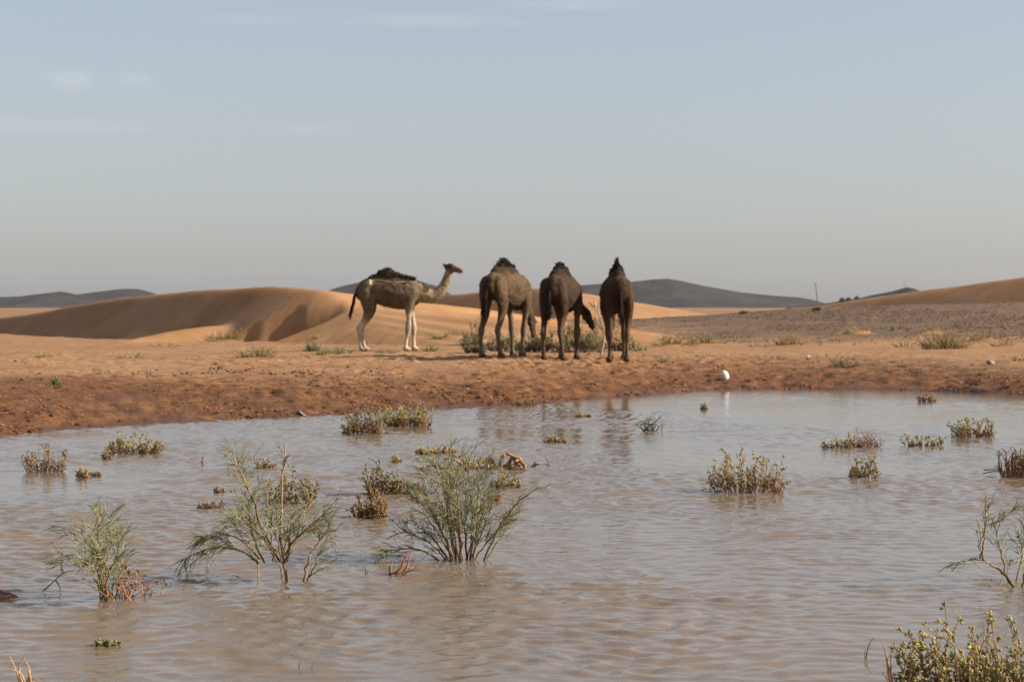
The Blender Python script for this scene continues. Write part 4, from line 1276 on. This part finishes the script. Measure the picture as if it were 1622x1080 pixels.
rg = np.random.default_rng(12)
n = 60000
Y = rg.uniform(24, 48, n); X = rg.uniform(-.28, .28, n) * Y
s_ = shore_s(X, Y); dn = fbm(X / 1.1, Y / 2.2, 91, 4, .6); d2 = fbm(X / .35, Y / .6, 92, 2)
m = (s_ > .03) & (s_ < 7.5) & (rg.random(n) < np.exp(-s_ / 1.9) * 1.3) & (dn > .47) & (d2 > .45)
X, Y = X[m], Y[m]; r = .010 + .038 * rg.random(len(X)) ** 2.2
C = np.array([.15, .064, .029])[None] * rg.uniform(.45, 1.7, len(X))[:, None]
scatter('mud_clods', 'broken clods of red mud along the water line', 'mud', X, Y, ground_z(X, Y) + r * .1, r, C, 5)
P = []
rs = random.Random(12)
for (x0, x1, py, sp, n) in [(150, 640, 591, 2.0, 120), (230, 420, 583, 3, 40), (790, 900, 588, 1.6, 40), (430, 560, 607, 14, 30), (1020, 1400, 578, 7, 60), (30, 800, 602, 14, 110), (560, 820, 625, 8, 80)]:
    cs = [rs.uniform(x0, x1) for _ in range(max(3, n // 7))]
    for i in range(n):
        p = hit(rs.choice(cs) + rs.gauss(0, 9), py + rs.gauss(0, sp)); P.append((p.x, p.y, p.z))
P = np.array(P); r = .010 + .034 * rg.random(len(P)) ** 1.8
C = np.array([.07, .042, .027])[None] * rg.uniform(.4, 2.2, len(P))[:, None]
scatter('droppings_and_pebbles', 'dark droppings and pebbles scattered over the bank', 'pebbles', P[:, 0], P[:, 1], P[:, 2] + r * .2, r, C, 6, .65)
n = 60000
Y = 54 + 52 * rg.random(n); X = (rg.random(n) * .30 - .02) * Y
pa = 811 + F * X / Y
gm = sstep(52, 66, Y) * sstep(930, 1180, pa + 2.2 * (Y - 60)); dn = fbm(X / 2.2, Y / 5, 95, 4)
m = rg.random(n) < gm * (.08 + .9 * sstep(.42, .62, dn))
X, Y = X[m], Y[m]; r = .010 + .045 * rg.random(len(X)) ** 2.5
C = np.array([(.125, .086, .066), (.08, .06, .05), (.19, .125, .085), (.15, .10, .074)])[rg.integers(0, 4, len(X))] * rg.uniform(.7, 1.3, len(X))[:, None]
scatter('gravel', 'grey stones covering the gravel plain', 'gravel', X, Y, ground_z(X, Y) + r * .05, r, C, 7)

# ------------------------------------------------------------------ far details
def cyl_obj(name, label, cat, base, top, r0, r1, col, extra=None):
    root = empty(name, base)
    m = MB(); t = Vector(top) - Vector(base)
    m.tube([Vector((0, 0, -.5)), t * .5, t], r0, r1, col, None, 8)
    m.build('shaft', M_WOOD, root)
    if extra: extra(root, t)
    tag(root, label, cat)
    return root


d = 480
b0 = at(1297, 486, d); b0.z = float(ground_z(b0.x, b0.y)); t0 = at(1291.5, 448, d)


def arm(root, t):
    m = MB(); m.tube([t + Vector((-.35, 0, -.35)), t + Vector((.35, 0, -.35))], .06, .06, (.12, .09, .07), None, 4); m.build('cross_arm', M_WOOD, root)


cyl_obj('utility_pole', 'slightly leaning wooden utility pole on the skyline', 'pole', b0, t0, .13, .09, (.15, .11, .085), arm)
d = 1300
b0 = at(1433, 455.5, d); t0 = at(1433, 441, d)
cyl_obj('radio_mast', 'thin mast on top of the small pale hill', 'mast', b0, t0, .22, .10, (.30, .22, .20))
for i, (px, py, hpx, lab) in enumerate([(1334, 478, 9, 'leftmost tiny tree'), (1344, 476.5, 8, 'middle tiny tree'), (1357, 475, 9, 'rightmost tiny tree')]):
    d = 900
    base = at(px, 486.5, d); base.z = .4
    topz = at(px, py - hpx + 2, d).z
    H = topz - base.z
    root = empty('distant_tree', base)
    m = MB(); m.tube([Vector((0, 0, -.3)), Vector((.1, 0, H * .5)), Vector((0, 0, H * .9))], .16, .05, (.10, .07, .05), None, 6); m.build('trunk', M_WOOD, root)
    rt = random.Random(600 + i); m = MB()
    for q in range(420):
        a = rdir(rt); rr = rt.random() ** .4
        c = Vector((a.x * 1.35 * rr, a.y * 1.35 * rr, H * .72 + a.z * H * .26 * rr))
        m.leaf(c, rdir(rt, .3), .45, .12, jit((.06, .07, .035), rt, .3), 3)
    m.build('crown', M_LEAF, root)
    tag(root, lab + ' on the skyline between the pole and the mast', 'tree', 'trees on the skyline')

# ------------------------------------------------------------------ haze: dusty desert air
def box_mesh(x0, x1, y0, y1, z0, z1):
    V = np.array([(x, y, z) for z in (z0, z1) for y in (y0, y1) for x in (x0, x1)], float)
    f = np.array([(0, 2, 3, 1), (4, 5, 7, 6), (0, 1, 5, 4), (2, 6, 7, 3), (0, 4, 6, 2), (1, 3, 7, 5)])
    return V, f


hm = bpy.data.materials.new('dusty_air'); hm.use_nodes = True
nt = hm.node_tree; nt.nodes.clear()
out = nt.nodes.new('ShaderNodeOutputMaterial'); pv = nt.nodes.new('ShaderNodeVolumePrincipled')
pv.inputs['Color'].default_value = (.86, .91, 1.0, 1)
pv.inputs['Density'].default_value = .00003
pv.inputs['Anisotropy'].default_value = .2
nt.links.new(pv.outputs[0], out.inputs['Volume'])
V, f = box_mesh(-4300, 4300, -4300, 4300, -3, 75)
o = mesh_obj('haze', V, f, hm, smooth=False)
tag(o, 'thin dusty air over the desert', 'haze', kind='stuff')
